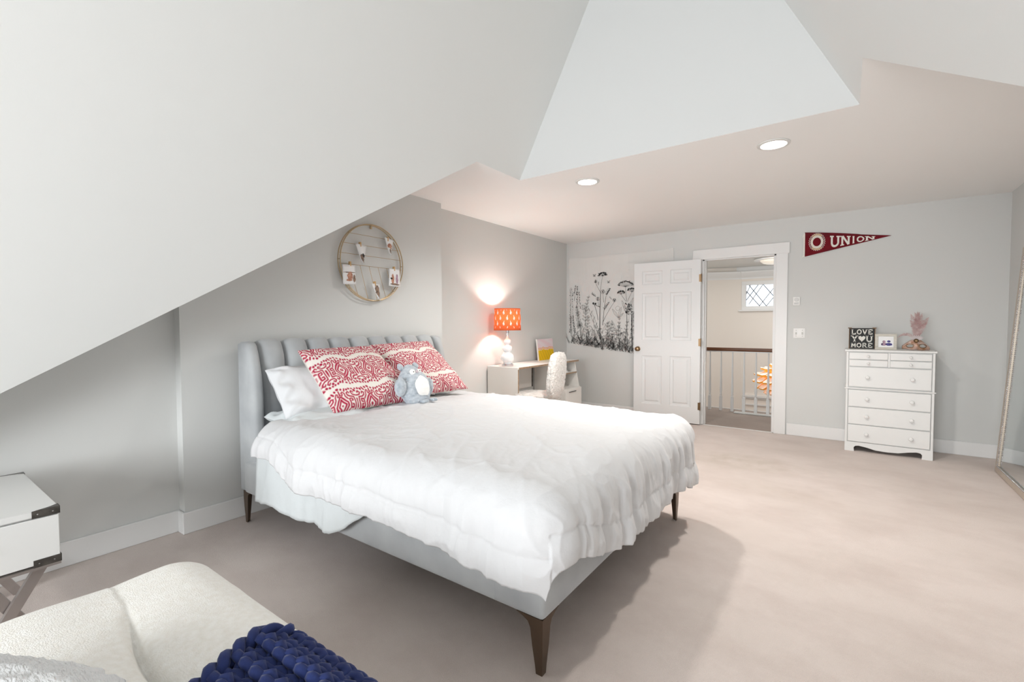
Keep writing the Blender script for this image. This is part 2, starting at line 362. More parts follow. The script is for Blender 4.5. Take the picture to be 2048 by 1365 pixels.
# door casing
bm = NB()
box(bm, (DX0-.1, YB-.02, 0), (DX0, YB, DZ), .003, 1); box(bm, (DX1, YB-.02, 0), (DX1+.115, YB, DZ), .003, 1)
box(bm, (DX0-.115, YB-.024, DZ-.005), (DX1+.13, YB, DZ+.115), .003, 1)
struct('trim_1', bm, 'trim', label='white door casing')
bm = NB()
box(bm, (DX0-.001, YB, 0), (DX0+.018, YB+.1, DZ)); box(bm, (DX1-.018, YB, 0), (DX1+.001, YB+.1, DZ)); box(bm, (DX0, YB, DZ-.018), (DX1, YB+.1, DZ))
box(bm, (DX0+.018, YB+.04, 0), (DX0+.03, YB+.1, DZ-.018)); box(bm, (DX1-.03, YB+.04, 0), (DX1-.018, YB+.1, DZ-.018))
struct('trim_2', bm, 'trim', label='white door jamb')
bm = NB(); box(bm, (DX1-.0205, YB+.012, .90), (DX1-.0175, YB+.038, .96)); o = finish('strike_plate', bm, 'oldbrass', bpy.data.objects['trim_2'], 0)
# door leaf, opened back against the wall
dr = bpy.data.objects.new('door_1', None); C.objects.link(dr); dr.location = (DX0-.008, YB-.035, .012); dr['kind'] = 'structure'; dr['label'] = 'white six panel door opened back against the wall'
ang = math.atan2(-.045, -.815); dr.rotation_euler = (0, 0, ang)
W_, H_, T_ = .815, 2.005, .036
# local: x along leaf from hinge, y>0 is towards the wall or the room by rotation: room side is y positive (rotated ~180)
stile, mid = .105, .10
cols_ = ((stile, (W_-mid)/2), ((W_+mid)/2, W_-stile)); rows_ = ((.2, .82), (1.02, 1.62), (1.73, 1.9))
bm = NB()
xs = sorted({0, W_, *[v for c in cols_ for v in c]}); zs = sorted({0, H_, *[v for c in rows_ for v in c]})
for i in range(len(xs)-1):
    for j in range(len(zs)-1):
        inpanel = any(abs(xs[i]-c[0]) < 1e-6 for c in cols_) and any(abs(zs[j]-r[0]) < 1e-6 for r in rows_)
        if not inpanel: box(bm, (xs[i], 0, zs[j]), (xs[i+1], T_, zs[j+1]))
bmesh.ops.remove_doubles(bm, verts=bm.verts, dist=1e-5)
finish('leaf', bm, 'door', dr, 0, world=False)
for c in cols_:
    for r in rows_:
        bm = NB(); a, b, z0, z1 = c[0], c[1], r[0], r[1]
        rings = []
        for ins, yy in ((0, T_), (.006, T_-.008), (.022, T_-.011), (.034, T_-.0115), (.05, T_-.0025)):
            rings.append([bm.verts.new(p) for p in ((a+ins, yy, z0+ins), (b-ins, yy, z0+ins), (b-ins, yy, z1-ins), (a+ins, yy, z1-ins))])
        for p, q in zip(rings, rings[1:]):
            for k in range(4): bm.faces.new((p[k], p[(k+1) % 4], q[(k+1) % 4], q[k]))
        bm.faces.new(rings[-1])
        bk = [bm.verts.new(p) for p in ((a, .008, z0), (b, .008, z0), (b, .008, z1), (a, .008, z1))]
        bm.faces.new(bk)
        for k in range(4): bm.faces.new((rings[0][k], bk[k], bk[(k+1) % 4], rings[0][(k+1) % 4]))
        finish('panel', bm, 'door', dr, 0, world=False)
bm = NB(); lathe(bm, [(.032, 0), (.032, .005), (.012, .008), (.011, .03), (.024, .04), (.029, .052), (.024, .064), (.008, .068)], (W_-.055, T_, .905), 20, 'y')
lathe(bm, [(.032, 0), (.032, -.004)], (W_-.055, 0, .905), 20, 'y'); finish('door_knob', bm, 'oldbrass', dr, world=False)['label'] = 'aged brass door knob'
for z in (.22, 1.0, 1.78):
    bm = NB(); box(bm, (-.008, T_-.001, z-.045), (.02, T_+.002, z+.045)); lathe(bm, [(.006, -.05), (.006, .05)], (-.006, T_+.003, z), 10); finish('hinge', bm, 'oldbrass', dr, 20, world=False)

# ------------------------------------------------------------------ hall beyond the doorway
HY = 7.28
bm = NB(); box(bm, (-4.2, YB+.021, -.1), (1.2, HY, 0)); struct('floor_hall', bm, 'hallcarpet', label='darker carpet of the hall landing')
bm = NB(); box(bm, (DX0, YB-.0, -.09), (DX1, YB+.02, .004)); struct('trim_3', bm, 'trim', label='doorway threshold strip')
bm = NB(); box(bm, (-4.2, HY, -.3), (1.2, HY+.02, .01)); struct('trim_4', bm, 'trim')
YH = 10.8
bm = NB()
hw = (-1.765, -1.05, 1.555, 2.09)
box(bm, (-1.80, YH, -2.8), (hw[0], YH+.1, 2.42)); box(bm, (hw[1], YH, -2.8), (2.2, YH+.1, 2.42)); box(bm, (hw[0], YH, -2.8), (hw[1], YH+.1, hw[2])); box(bm, (hw[0], YH, hw[3]), (hw[1], YH+.1, 2.42))
struct('wall_hall_far', bm, 'hall')
bm = NB(); prism(bm, [(-1.80, YH, -2.8), (-4.2, YH-.75, -2.8), (-4.2, YH-.75, 2.42), (-1.80, YH, 2.42)], (0, .1, 0)); struct('wall_hall_angled', bm, 'hall')
bm = NB(); box(bm, (-4.3, YB+.1, -2.8), (-4.2, YH, 2.42)); struct('wall_hall_left', bm, 'hall')
bm = NB(); box(bm, (2.1, YB+.1, -2.8), (2.2, YH, 2.42)); struct('wall_hall_right', bm, 'hall')
bm = NB(); box(bm, (-4.3, YB+.11, 2.42), (2.2, YH+.1, 2.5)); struct('ceiling_hall', bm, 'ceil')
bm = NB(); box(bm, (-4.3, YB+.1, -2.9), (2.2, YH+.1, -2.8)); struct('floor_lower', bm, 'hallcarpet')
bm = NB(); box(bm, (-4.2, HY-.1, -2.8), (2.2, HY-.02, -.3)); struct('wall_stairwell', bm, 'hall')
# crown moulding
bm = NB()
pr = [(0, -.16), (.015, -.16), (.02, -.13), (.06, -.08), (.085, -.04), (.09, -.02), (.09, 0), (0, 0)]
zt = 2.33
prism(bm, [(-1.80, YH-a, zt+b) for a, b in pr], (4.0, 0, 0))
d = Vector((-2.4, -.75, 0)); prism(bm, [(-1.80-a*.03, YH-a, zt+b) for a, b in pr], d)
box(bm, (-4.2, YH-.03, zt), (2.1, YH, 2.42))
struct('trim_5', bm, 'trim', label='white crown moulding in the hall')
# wainscot mouldings downstairs
bm = NB()
for z in (-.33, -.47, -.62): box(bm, (-1.75, YH-.03, z), (2.1, YH, z+.025))
box(bm, (-1.75, YH-.05, -.30), (2.1, YH, -.26))
for x in (-1.45, -.9): box(bm, (x, YH-.02, -1.6), (x+.45, YH, -.72), .01, 1)
for x in (-3.4, -2.6): 
    prism(bm, [(x, YH-.02-(-1.80-x)*.3125, z) for z in (-.62, -.6)]+[(x+.7, YH-.02-(-1.80-x-.7)*.3125, z) for z in (-.6, -.62)], (0, -.02, 0))
struct('trim_6', bm, 'trim', label='white wainscot mouldings of the lower hall')
w2 = bpy.data.objects.new('window_2', None); C.objects.link(w2); w2.location = (hw[0], YH, hw[2]); w2['kind'] = 'structure'; w2['label'] = 'small leaded window with diamond panes high in the hall'
bm = NB()
for a, b in (((hw[0]-.03, hw[2]+.045), (hw[0]+.055, hw[3]-.05)), ((hw[1]-.055, hw[2]+.045), (hw[1]+.03, hw[3]-.05)), ((hw[0]-.03, hw[3]-.05), (hw[1]+.03, hw[3]+.03)), ((hw[0]-.03, hw[2]-.03), (hw[1]+.03, hw[2]+.045))):
    box(bm, (a[0], YH-.025, a[1]), (b[0], YH+.05, b[1]), .004, 1)
finish('window_frame', bm, 'trim', w2, 0)
bm = NB(); box(bm, (hw[0]-.08, YH-.07, hw[2]-.06), (hw[1]+.08, YH, hw[2]-.03), .005, 1); finish('window_sill', bm, 'trim', w2, 0)
bm = NB(); box(bm, (hw[0]+.05, YH+.03, hw[2]+.04), (hw[1]-.05, YH+.035, hw[3]-.04)); finish('pane', bm, 'glass', w2, 0)
bm = NB()
gx0, gx1, gz0, gz1 = hw[0]+.055, hw[1]-.055, hw[2]+.045, hw[3]-.05
def bar(p, q, r=.007): tube(bm, [p, q], r, 5)
ww = gx1-gx0; hh = gz1-gz0; yy = YH+.024
n = 3
for k in range(-1, 2):
    xa = gx0+ww*(k+.5)/2; 
for (a, b) in (((0, .72), (.42, 0)), ((.08, 1), (.62, 0)), ((.52, 1), (1, .15)), ((.5, 1), (.08, .1)), ((.92, 1), (.4, 0)), ((1, .72), (.62, 0)), ((0, .3), (.36, 1)), ((0, .6), (.12, 1))):
    bar((gx0+a[0]*ww, yy, gz0+a[1]*hh), (gx0+b[0]*ww, yy, gz0+b[1]*hh))
finish('lead_cames', bm, 'pewter', w2, 20)
# balustrade
YR = 7.108
bal = thing('balustrade', 'stair balustrade with brown wooden handrail and white turned balusters seen through the doorway', 'balustrade', (-1.3, YR, 0))
bm = NB(); box(bm, (-4.1, YR-.032, .852), (1.1, YR+.032, .90), .012, 3); finish('handrail', bm, 'wood', bal)
bm = NB(); box(bm, (-4.1, YR-.02, .838), (1.1, YR+.02, .852)); finish('fillet', bm, 'trim', bal)
xs_ = [-1.583+.1485*k for k in range(-4, 9)]
b0 = None
for x in xs_:
    if b0 is None:
        bm = NB(); box(bm, (x-.019, YR-.019, 0), (x+.019, YR+.019, .2), .002, 1)
        lathe(bm, [(.017, .2), (.0185, .21), (.012, .222), (.017, .236), (.012, .25), (.0175, .29), (.0165, .33), (.013, .5), (.010, .7), (.0085, .84)], (x, YR, 0), 12)
        b0 = finish('baluster', bm, 'trim', bal); x00 = x
    else:
        c = b0.copy(); C.objects.link(c); c.parent = bal; c.location = (x-x00, 0, 0)
# floor grille by the balusters
gr = thing('floor_grille', 'white perforated metal grille on the landing at the foot of the balusters', 'grille', (-.9, 7.02, 0))
bm = NB(); 
for i in range(29): box(bm, (-1.24+i*.022, 6.955, .002), (-1.232+i*.022, 7.07, .012))
for j in range(5): box(bm, (-1.24, 6.955+j*.027, .004), (-.62, 6.963+j*.027, .014))
finish('mesh', bm, 'grille', gr, 0)
# ceiling lamp in hall
hl = thing('ceiling_lamp', 'round flush dome ceiling lamp in the hall beyond the doorway', 'ceiling lamp', (-1.18, 9.75, 2.42))
bm = NB(); lathe(bm, [(.10, 0), (.27, -.005), (.30, -.02), (.29, -.035), (.10, -.04)], (-1.10, 9.6, 2.42), 32); finish('rim', bm, 'trim', hl)
bm = NB(); lathe(bm, [(.20, -.035), (.19, -.06), (.15, -.09), (.08, -.11), (.01, -.118)], (-1.10, 9.6, 2.42), 32); finish('dome', bm, mat('lamp_opal', (244, 238, 226), .3, emit=(255, 244, 226), estr=.25), hl)
# small wall sensor
sn = thing('wall_sensor', 'small white sensor box high on the beige hall wall', 'sensor', (-2.52, 10.57, 1.7))
bm = NB(); box(bm, (-2.56, 10.53, 1.64), (-2.50, 10.575, 1.76), .008, 2); finish('case', bm, 'plate', sn)
# pendant made of leaves
pc = Vector((-.86, 9.2, .32))
pn = thing('pendant_lamp', 'large pendant lamp of overlapping white leaves with glowing amber undersides in the stairwell', 'pendant lamp', pc)
bm = NB(); tube(bm, [(pc.x, pc.y, 2.42), (pc.x, pc.y, pc.z+.2)], .004, 6); finish('cord', bm, 'chrome', pn)
bm = NB(); lathe(bm, [(.02, -.2), (.07, -.12), (.09, 0), (.06, .16), (.02, .2)], pc, 16); finish('core', bm, M['bulb'], pn)
for ti, (rr, zz, nn, sz, tilt) in enumerate(((.14, .20, 9, .15, -.15), (.25, .16, 11, .18, .05), (.34, .09, 13, .2, .25), (.38, .0, 14, .2, .45), (.35, -.09, 13, .19, .7), (.27, -.17, 11, .17, .95), (.16, -.23, 8, .14, 1.2))):
    for k in range(nn):
        t = 2*PI*(k+.5*(ti % 2))/nn; bm = NB()
        o0 = Vector((math.cos(t), math.sin(t), 0)); s0 = Vector((-math.sin(t), math.cos(t), 0)); dn = (o0*math.cos(tilt)-Vector((0, 0, 1))*math.sin(tilt))
        base = pc + o0*(rr-.05) + Vector((0, 0, zz)); L = sz*.85; wd = sz*.42
        outl = [(0, -.6), (.55, -1), (.9, -.8), (1, 0), (.9, .8), (.55, 1), (0, .6)]
        top = [base + dn*(a*L) + s0*(b*wd) - Vector((0, 0, 1))*(.02*b*b) for a, b in outl]
        nrm = (s0.cross(dn)).normalized()
        if nrm.z < 0: nrm = -nrm
        a1 = [bm.verts.new(p) for p in top]; a2 = [bm.verts.new(p - nrm*.030) for p in top]
        f1 = bm.faces.new(a1); f2 = bm.faces.new(list(reversed(a2))); n_ = len(a1)
        for i in range(n_): bm.faces.new((a1[i], a2[i], a2[(i+1) % n_], a1[(i+1) % n_])).material_index = 1
        f1.material_index = 0; f2.material_index = 1
        finish('leaf', bm, None, pn, 0, mats=['leafwhite', 'leaforange'])

# ------------------------------------------------------------------ downlights
for i, (x, y) in enumerate(CANS):
    t = thing('downlight', ('round recessed downlight in the flat ceiling, the one above the desk chair side', 'round recessed downlight in the flat ceiling, the one nearer the maroon pennant')[i], 'downlight', (x, y, ZC), 0, 'recessed downlights')
    bm = NB(); lathe(bm, [(CR, .0), (CR+.018, -.001), (CR+.018, -.006), (CR-.002, -.009), (CR-.004, -.002)], (x, y, ZC), 40, cap=False); finish('trim_ring', bm, 'canring', t)
    bm = NB(); lathe(bm, [(.001, -.003), (CR-.003, -.003), (CR-.003, -.001), (.001, -.001)], (x, y, ZC), 40, cap=False); finish('lens', bm, 'led', t)
    l = bpy.data.lights.new('downlight_lamp', 'SPOT'); l.energy = 116; l.color = (1, .97, .93); l.spot_size = math.radians(160); l.spot_blend = .8; l.shadow_soft_size = .07
    o = bpy.data.objects.new('downlight_lamp', l); C.objects.link(o); o.location = (x, y, ZC-.03)

# ------------------------------------------------------------------ bed
bed = thing('bed', 'grey velvet upholstered bed with channel tufted winged headboard and bronze legs', 'bed', (-2.0, 2.15, 0))
BY0, BY1, BX0, BX1, BZ = 1.335, 2.975, -3.09, -.83, .205
bm = NB(); prism(bm, [(-3.0, BY0, BZ), (BX1, BY0, BZ), (BX1, BY1, BZ), (-3.0, BY1, BZ), (-3.0, BY1-.06, BZ), (BX1-.06, BY1-.06, BZ), (BX1-.06, BY0+.06, BZ), (-3.0, BY0+.06, BZ)], (0, 0, .195))
bmesh.ops.bevel(bm, geom=bm.edges[:], offset=.02, segments=3, affect='EDGES', profile=.5); finish('bed_rail', bm, 'velvet', bed, 50)
for y in (BY0-.0006, ):
    bm = NB(); box(bm, (BX1-.215, y, BZ+.012), (BX1-.212, y+.002, .385)); finish('seam', bm, 'velvet', bed, 0)
bm = NB(); box(bm, (-3.0, BY0+.05, .25), (BX1-.05, BY1-.05, .30)); finish('slat_base', bm, 'black', bed, 0)
# headboard panel and channels
HBT = 1.135
bm = NB(); box(bm, (BX0, 1.40, BZ), (BX0+.05, 3.0, HBT-.02), .015, 2); finish('headboard_panel', bm, 'velvet', bed)
cy0, cy1, nc = 1.44, 2.975, 9
for k in range(nc):
    a = cy0+(cy1-cy0)*k/nc; b = cy0+(cy1-cy0)*(k+1)/nc; r = (b-a)/2; cyc = (a+b)/2; bm = NB()
    nz_, nt_ = 16, 13; X = []
    prof = [(0, BZ+.15), (.0, .5), (.0, .9)] 
    path = [(.045, BZ+.15), (.045, .45), (.045, .75), (.045, 1.0)] + [(.045-.055*(1-math.cos(t)), 1.0+.135*math.sin(t)) for t in (PI/12*i for i in range(1, 7))]
    for (px, pz) in path:
        row = []
        for j in range(nt_):
            u = -1+2*j/(nt_-1); bul = .062*(max(0, 1-abs(u)**2.6))**.6
            nxp = 1 if pz <= 1.0 else max(.0, 1-(pz-1.0)/.135*.55)
            row.append(bm.verts.new((BX0+.035+px*.9+bul*nxp, cyc+u*r*.998, pz+ (bul*.28 if pz > 1.0 else 0)-(abs(u)**6)*.012*(pz > 1.05))))
        X.append(row)
    # back lip
    X.append([bm.verts.new((BX0+.0, v.co.y, v.co.z-.01)) for v in X[-1]])
    for p, q in zip(X, X[1:]):
        for j in range(nt_-1): bm.faces.new((p[j], p[j+1], q[j+1], q[j]))
    finish('channel', bm, 'velvet', bed, 80)
# wings
for yy0, yy1 in ((1.358, 1.436), (2.98, 3.062)):
    bm = NB(); pts = []
    prof = [(BX0, BZ), (-2.925, BZ), (-2.91, .5), (-2.91, .8), (-2.925, .93), (-2.955, 1.05), (-2.98, 1.115), (-3.01, 1.136), (-3.06, 1.142), (BX0, 1.135)]
    rows = []
    m_ = 8
    for j in range(m_+1):
        s = -1+2*j/m_; ins = .035*(abs(s)**4)
        yv = (yy0+yy1)/2+s*(yy1-yy0)/2
        rows.append([bm.verts.new((x-(ins if x > BX0+.001 else 0)*(1 if x > -2.99 else .4), yv, z-(ins*.5 if z > 1.0 else 0))) for x, z in prof])
    n_ = len(prof)
    for p, q in zip(rows, rows[1:]):
        for i in range(n_): bm.faces.new((p[i], p[(i+1) % n_], q[(i+1) % n_], q[i]))
    bm.faces.new(rows[0]); bm.faces.new(rows[-1]); finish('headboard_wing', bm, 'velvet', bed, 50)
# legs: curved bracket flowing into a tapered blade
def bedleg(x, y, sx_, sy_):
    bm = NB(); ring = []
    for z, w1, w2, off in ((BZ+.002, .115, .115, 0), (BZ-.008, .085, .085, 0), (BZ-.02, .062, .062, 0), (BZ-.04, .052, .052, .0), (.1, .043, .043, .002), (.03, .03, .03, .006), (0, .026, .026, .007)):
        x0 = x+sx_*off; y0 = y+sy_*off
        ring.append([bm.verts.new(p) for p in ((x0, y0, z), (x0+sx_*w1, y0, z), (x0+sx_*w1*.35, y0+sy_*w2*.35, z), (x0, y0+sy_*w2, z))])
    for p, q in zip(ring, ring[1:]):
        for k in range(4): bm.faces.new((p[k], p[(k+1) % 4], q[(k+1) % 4], q[k]))
    bm.faces.new(ring[0]); bm.faces.new(ring[-1]); finish('leg', bm, 'bronze', bed, 30)
bedleg(BX1-.008, BY0+.008, -1, 1); bedleg(BX1-.008, BY1-.008, -1, -1); bedleg(-3.06, 1.358, 1, 1); bedleg(-3.06, 3.055, 1, -1)
for z_ in ():
    pass
bm = NB(); box(bm, (-2.985, BY0+.065, .31), (BX1-.07, BY1-.065, .585), .06, 4); tag(finish('mattress', bm, 'mattress'), 'pale mattress lying in the grey bed frame under the white duvet', 'mattress')

# ------------------------------------------------------------------ duvet
def smooth01(t): t = max(0, min(1, t)); return t*t*(3-2*t)
def make_drape(name, a0, a1e, yn, yf, topz, R, hem_near, hem_foot, hem_far, na, nb, m, amp, thick, seed=0, foot=True, seam=True):
    # rectangle of cloth laid on the bed: a along x from head to foot edge a1e, b across; edges roll over with radius R then hang
    Tn = lambda a: R*PI/2 + (topz-hem_near(a)) - R
    Tfo = lambda b: R*PI/2 + (topz-hem_foot(b)) - R
    X = np.zeros((na, nb, 3))
    for i in range(na):
        u = i/(na-1)
        for j in range(nb):
            v = j/(nb-1)
            # sheet coordinates
            aex = a0+(a1e-a0)*min(1, u/.80); fx = max(0, (u-.80)/.20)
            if v < .16: by = yn; fy = -(1-v/.16)
            elif v > .84: by = yf; fy = (v-.84)/.16
            else: by = yn+(yf-yn)*(v-.16)/.68; fy = 0
            tx = fx*Tfo(by) if foot else 0
            Ty = Tn(aex) if fy < 0 else R*PI/2+(topz-hem_far)-R
            ty = abs(fy)*Ty
            t = (tx**5+ty**5)**(1/5) if (tx > 0 or ty > 0) else 0
            hl = math.hypot(tx, ty) or 1; dx = tx/hl; dy = (ty/hl)*(-1 if fy < 0 else 1)
            if t < R*PI/2: o = R*math.sin(t/R); dr_ = R*(1-math.cos(t/R))
            else: o = R+.05*(t-R*PI/2); dr_ = R+(t-R*PI/2)*.99
            px = aex+dx*o; py = by+dy*o; pz = topz-dr_
            # broad puffiness on the top
            edge = 1-smooth01(t/.25)
            c = math.sin(PI*smooth01((py-yn)/(yf-yn)))
            pz += edge*(.014*c+.020*fbm(px*1.2+seed, py*1.2, 0, 2, 1.0))
            # creases: long soft folds running down the sides plus crinkles
            hang = smooth01((t-.06)/.2)
            bl_ = smooth01(3*(by-yn)/(yf-yn)-1); s = (by-yn)+(aex-a1e)*(1-2*bl_)
            f1 = fbm(s*4.5+seed, pz*.8, seed, 2); f2 = fbm(s*15+seed+.5*nz((px*2, py*2, 3)), pz*2.0, seed+4, 4)
            q = amp*(.020*f1*(.25+hang)+(.009+.011*abs(dx)*hang)*f2*(.1+hang))
            # crinkle ridges
            cr = 1-abs(noise.noise((px*6+seed+2*nz((px, py, 0), 2), py*4+3*nz((px, py, 1), 1.3), pz*3)))*2.4
            cr2 = 1-abs(noise.noise((px*12+2*nz((px, py, 2), 3), py*9, pz*7+seed)))*2.4
            cr3 = 1-abs(noise.noise((px*3.2+py*2.2+seed, (py-px)*1.1+1.5*nz((px, py, 5), 1.5), 3)))*3.0
            q += amp*(.0075*max(0, cr)**3*(.45+.55*hang)+.0042*max(0, cr2)**3+.007*max(0, cr3)**4*(1-.6*hang))
            nx_, ny_, nzv = dx*min(1, t/(R*1.57)), dy*min(1, t/(R*1.57)), 1-min(1, t/(R*1.57))
            if seam:
                Tm = Tn(aex) if ty > tx else Tfo(by)
                dd = Tm-t
                if t > .1:
                    q -= .0055*math.exp(-((dd-.115)/.005)**2)
                    q += .007*math.sin(min(1, max(0, dd/.10))*PI)
                # pinched, scalloped hem
            hemw = smooth01((t-.12)/.12)
            pz += hemw*(.022*fbm(s*5.5+seed, 7.7, 0, 3)+.007*fbm(s*28+seed, 3.3, 0, 2))*smooth01(1-(pz-.2)/.3)*amp
            X[i, j] = (px+nx_*q, py+ny_*q, pz+nzv*q)
    o = grid_mesh(name, X, None, m)
    md = o.modifiers.new('thickness', 'SOLIDIFY'); md.thickness = thick; md.offset = -1
    return o
hn = lambda a: .400 - .02*smooth01((a+1.6)/.5) - .03*smooth01((a+1.16)/.22) + .10*smooth01((-2.25-a)/.3)
hf = lambda b: .325 + .10*math.exp(-((b-1.40)/.20)**2) - .05*smooth01((b-2.6)/.3)
dv = make_drape('duvet', -2.70, -.885, 1.40, 2.93, .672, .15, hn, hf, .34, 250, 300, 'duvet', 1.0, .02, 3)
tag(dv, 'puffy white linen duvet spread over the bed with creased hanging sides', 'duvet')
hs = lambda a: .232+.20*smooth01((a+2.05)/.45)
sh = make_drape('bed_sheet', -2.74, -1.7, 1.402, 2.92, .625, .11, hs, lambda b: .5, .30, 80, 160, 'sheet', .7, .006, 11, foot=False, seam=False)
tag(sh, 'thin pale bed sheet hanging out below the duvet near the headboard', 'bed sheet')

# ------------------------------------------------------------------ cushions and pillows
def seg_dist(P, a, b):
    a = np.array(a); b = np.array(b); d = b-a; L2 = (d@d)+1e-12
    t = np.clip(((P-a)@d)/L2, 0, 1); return np.sqrt((((P-a)-t[..., None]*d)**2).sum(-1))
def ikat(N=330):
    u, v = np.meshgrid(np.linspace(0, 1, N), np.linspace(0, 1, N), indexing='ij')
    su, sv = 3.1, 2.1          # medallions across, rows up
    U = u*su+.2; V = v*sv+.35+.24*np.abs(((u*su+.2)*.62) % 1-.5)
    row = np.floor(V); V0 = V-row-.5
    U = U+.5*(row % 2)
    iu = np.floor(U); U0 = np.abs(U-iu-.5)*2   # 0 centre .. 1 edge
    zig = .0
    P = np.stack([U0, np.abs(V0)*2*1.1], -1)        # folded quadrant
    s = []
    # central eye diamond
    def pl(*pts, w=.055):
        for a, b in zip(pts, pts[1:]): s.append((a, b, w))
    pl((0, .34), (.24, 0), (0, -.34)); pl((0, .03), (.03, 0), w=.05)
    pl((.0, .50), (.20, .30), (.36, .08), (.36, -.1))
    pl((.0, .86), (.0, .62), (.10, .52), (.16, .60), (.12, .70), (.2, .76), (.3, .62), (.3, .44), (.44, .26), w=.045)
    pl((.52, 0), (.52, .22), (.70, .22), (.70, .10), (.62, .08), w=.05)
    pl((.84, 0), (.84, .34), (.60, .36), (.46, .46), (.44, .60), (.55, .66), (.60, .56), w=.05)
    pl((1.0, .0), (1.0, .22), w=.05); pl((1.0, .44), (.80, .48), (.72, .62), (.80, .70), (.88, .62), w=.05)
    pl((.36, .78), (.42, .90), w=.06)
    D = np.full(u.shape, 9.)
    warp = .03*np.sin(23*u+9*v)+.02*np.sin(41*v-17*u)
    Pw = P+warp[..., None]*.6
    for a, b, wd in s: D = np.minimum(D, seg_dist(Pw, a, b)-wd*.88)
    for cx, cy, r in ((.0, 1.0, .075), (.2, .93, .07), (.56, .82, .075), (.72, .86, .07), (1.0, .74, .08), (.9, .86, .06)):
        D = np.minimum(D, np.hypot(Pw[..., 0]-cx, (Pw[..., 1]-cy))-r)
    k = np.clip(.5-D*18, 0, 1)
    # faint pink halo and dark core like an ikat weave
    halo = np.clip(1-np.abs(D)*12, 0, 1)*.12
    base = np.array(lin((232, 226, 218))); red = np.array(lin((172, 20, 64))); pink = np.array(lin((240, 190, 196)))
    base_img = base*(1-halo[..., None])+pink*halo[..., None]
    return base_img*(1-k[..., None])+red*k[..., None]
IK = ikat()
def cushion(name, corners, thick, label, cat, m, colors=None, N=60, pinch=.05, wr=.006, group=None, seed=0, sag=0):
    bl, br, tr, tl = [Vector(c) for c in corners]
    c0 = (bl+br+tr+tl)/4; root = thing(name, label, cat, (c0.x, c0.y, min(bl.z, br.z)), 0, group)
    nrm = (br-bl).cross(tl-bl).normalized()
    if nrm.x < 0 and abs(nrm.z) < .9 or nrm.z < -.9: nrm = -nrm
    for side, nm in ((1, 'front'), (-1, 'back')):
        n = (colors.shape[0] if (colors is not None and side == 1) else N)
        X = np.zeros((n, n, 3)); uu = np.linspace(-1, 1, n)
        for i, u in enumerate(uu):
            for j, v in enumerate(uu):
                pu = u*(1-pinch*(1-v*v)*abs(u)); pv = v*(1-pinch*(1-u*u)*abs(v))
                a = (pu+1)/2; b = (pv+1)/2
                p = bl*(1-a)*(1-b)+br*a*(1-b)+tr*a*b+tl*(1-a)*b
                h = thick/2*((1-abs(u)**2.4)*(1-abs(v)**2.4))**.42 if abs(u) < 1 and abs(v) < 1 else 0
                e = min(1-abs(u), 1-abs(v)); 
                h += side*0+wr*fbm(p.x*7+seed, p.y*7, p.z*7, 2)*min(1, e*5)
                h += wr*1.2*math.sin(9*(u if abs(v) > abs(u) else v)+seed)*math.exp(-((e-.12)/.1)**2)*min(1, e*12)
                p = p+nrm*(h*side)
                p.z -= sag*(1-v)*.5*(1-u*u)
                X[i, j] = p
        o = grid_mesh(nm, X, root, m, colors if side == 1 else (np.tile(np.array(lin((226, 220, 212))), (n, n, 1)) if colors is not None else None))
    return root
cushion('cushion', ((-2.565, 1.675, .69), (-2.47, 2.28, .70), (-2.86, 2.19, 1.08), (-2.85, 1.61, 1.075)), .20, 'crimson and cream patterned cushion nearest the camera, leaning on the white pillow', 'cushion', 'ikat', IK, group='patterned cushions', seed=1, pinch=.03)
cushion('cushion', ((-2.60, 2.34, .70), (-2.50, 2.86, .715), (-2.90, 2.80, 1.10), (-2.93, 2.22, 1.085)), .16, 'crimson and cream patterned cushion behind the grey owl plush', 'cushion', 'ikat', IK[::-1].copy(), group='patterned cushions', seed=5, pinch=.03)
cushion('pillow', ((-2.67, 1.43, .685), (-2.68, 2.12, .685), (-2.93, 2.12, .97), (-2.90, 1.425, .965)), .19, 'white bed pillow propped on the headboard at the near side, left of the cushions', 'pillow', 'pillow', pinch=.04, wr=.014, seed=2)
cushion('pillow', ((-2.66, 2.18, .70), (-2.66, 2.90, .70), (-2.90, 2.90, .97), (-2.90, 2.18, .97)), .16, 'white bed pillow hidden behind the farther patterned cushion', 'pillow', 'pillow', pinch=.04, wr=.012, seed=4)
cushion('pillow', ((-2.52, 1.40, .645), (-2.52, 2.10, .645), (-2.88, 2.10, .68), (-2.88, 1.40, .68)), .13, 'pale flat pillow lying under the propped white pillow by the headboard wing', 'pillow', 'sheet', pinch=.04, wr=.01, seed=6)

# ------------------------------------------------------------------ plush owl
ow = thing('owl_plush', 'grey plush owl toy with white belly sitting against the patterned cushions', 'plush toy', (-2.42, 2.26, .69))
def blob(c, r, sub=4, f=None, tilt=None):
    bm = NB(); bmesh.ops.create_icosphere(bm, subdivisions=sub, radius=1)
    for v in bm.verts:
        p = Vector((v.co.x*r[0], v.co.y*r[1], v.co.z*r[2]))
        if f: p = f(p, v.co.copy())
        if tilt: p = tilt @ p
        v.co = p+Vector(c)
    return bm
tl_ = Matrix.Rotation(-.42, 3, 'Y')
def owlf(p, n):
    z = n.z
    wd = 1.0-.30*smooth01((z-.1)/.8)+.06*math.sin(z*3)
    p.x *= wd; p.y *= wd*(1-.06*math.exp(-((z-.35)/.2)**2))
    k = 1+.075*abs(noise.noise((p.x*34, p.y*18, p.z*60)))+.02*noise.noise((p.x*90, p.y*60, p.z*110))
    return p*(k-.02 if z < .35 else 1+.012*noise.noise(p*60))
oc = Vector((-2.455, 2.235, .805)); OR = (.085, .132, .165)
finish('body', blob(oc, OR, 6, owlf, tl_), 'plushgrey', ow, 180)
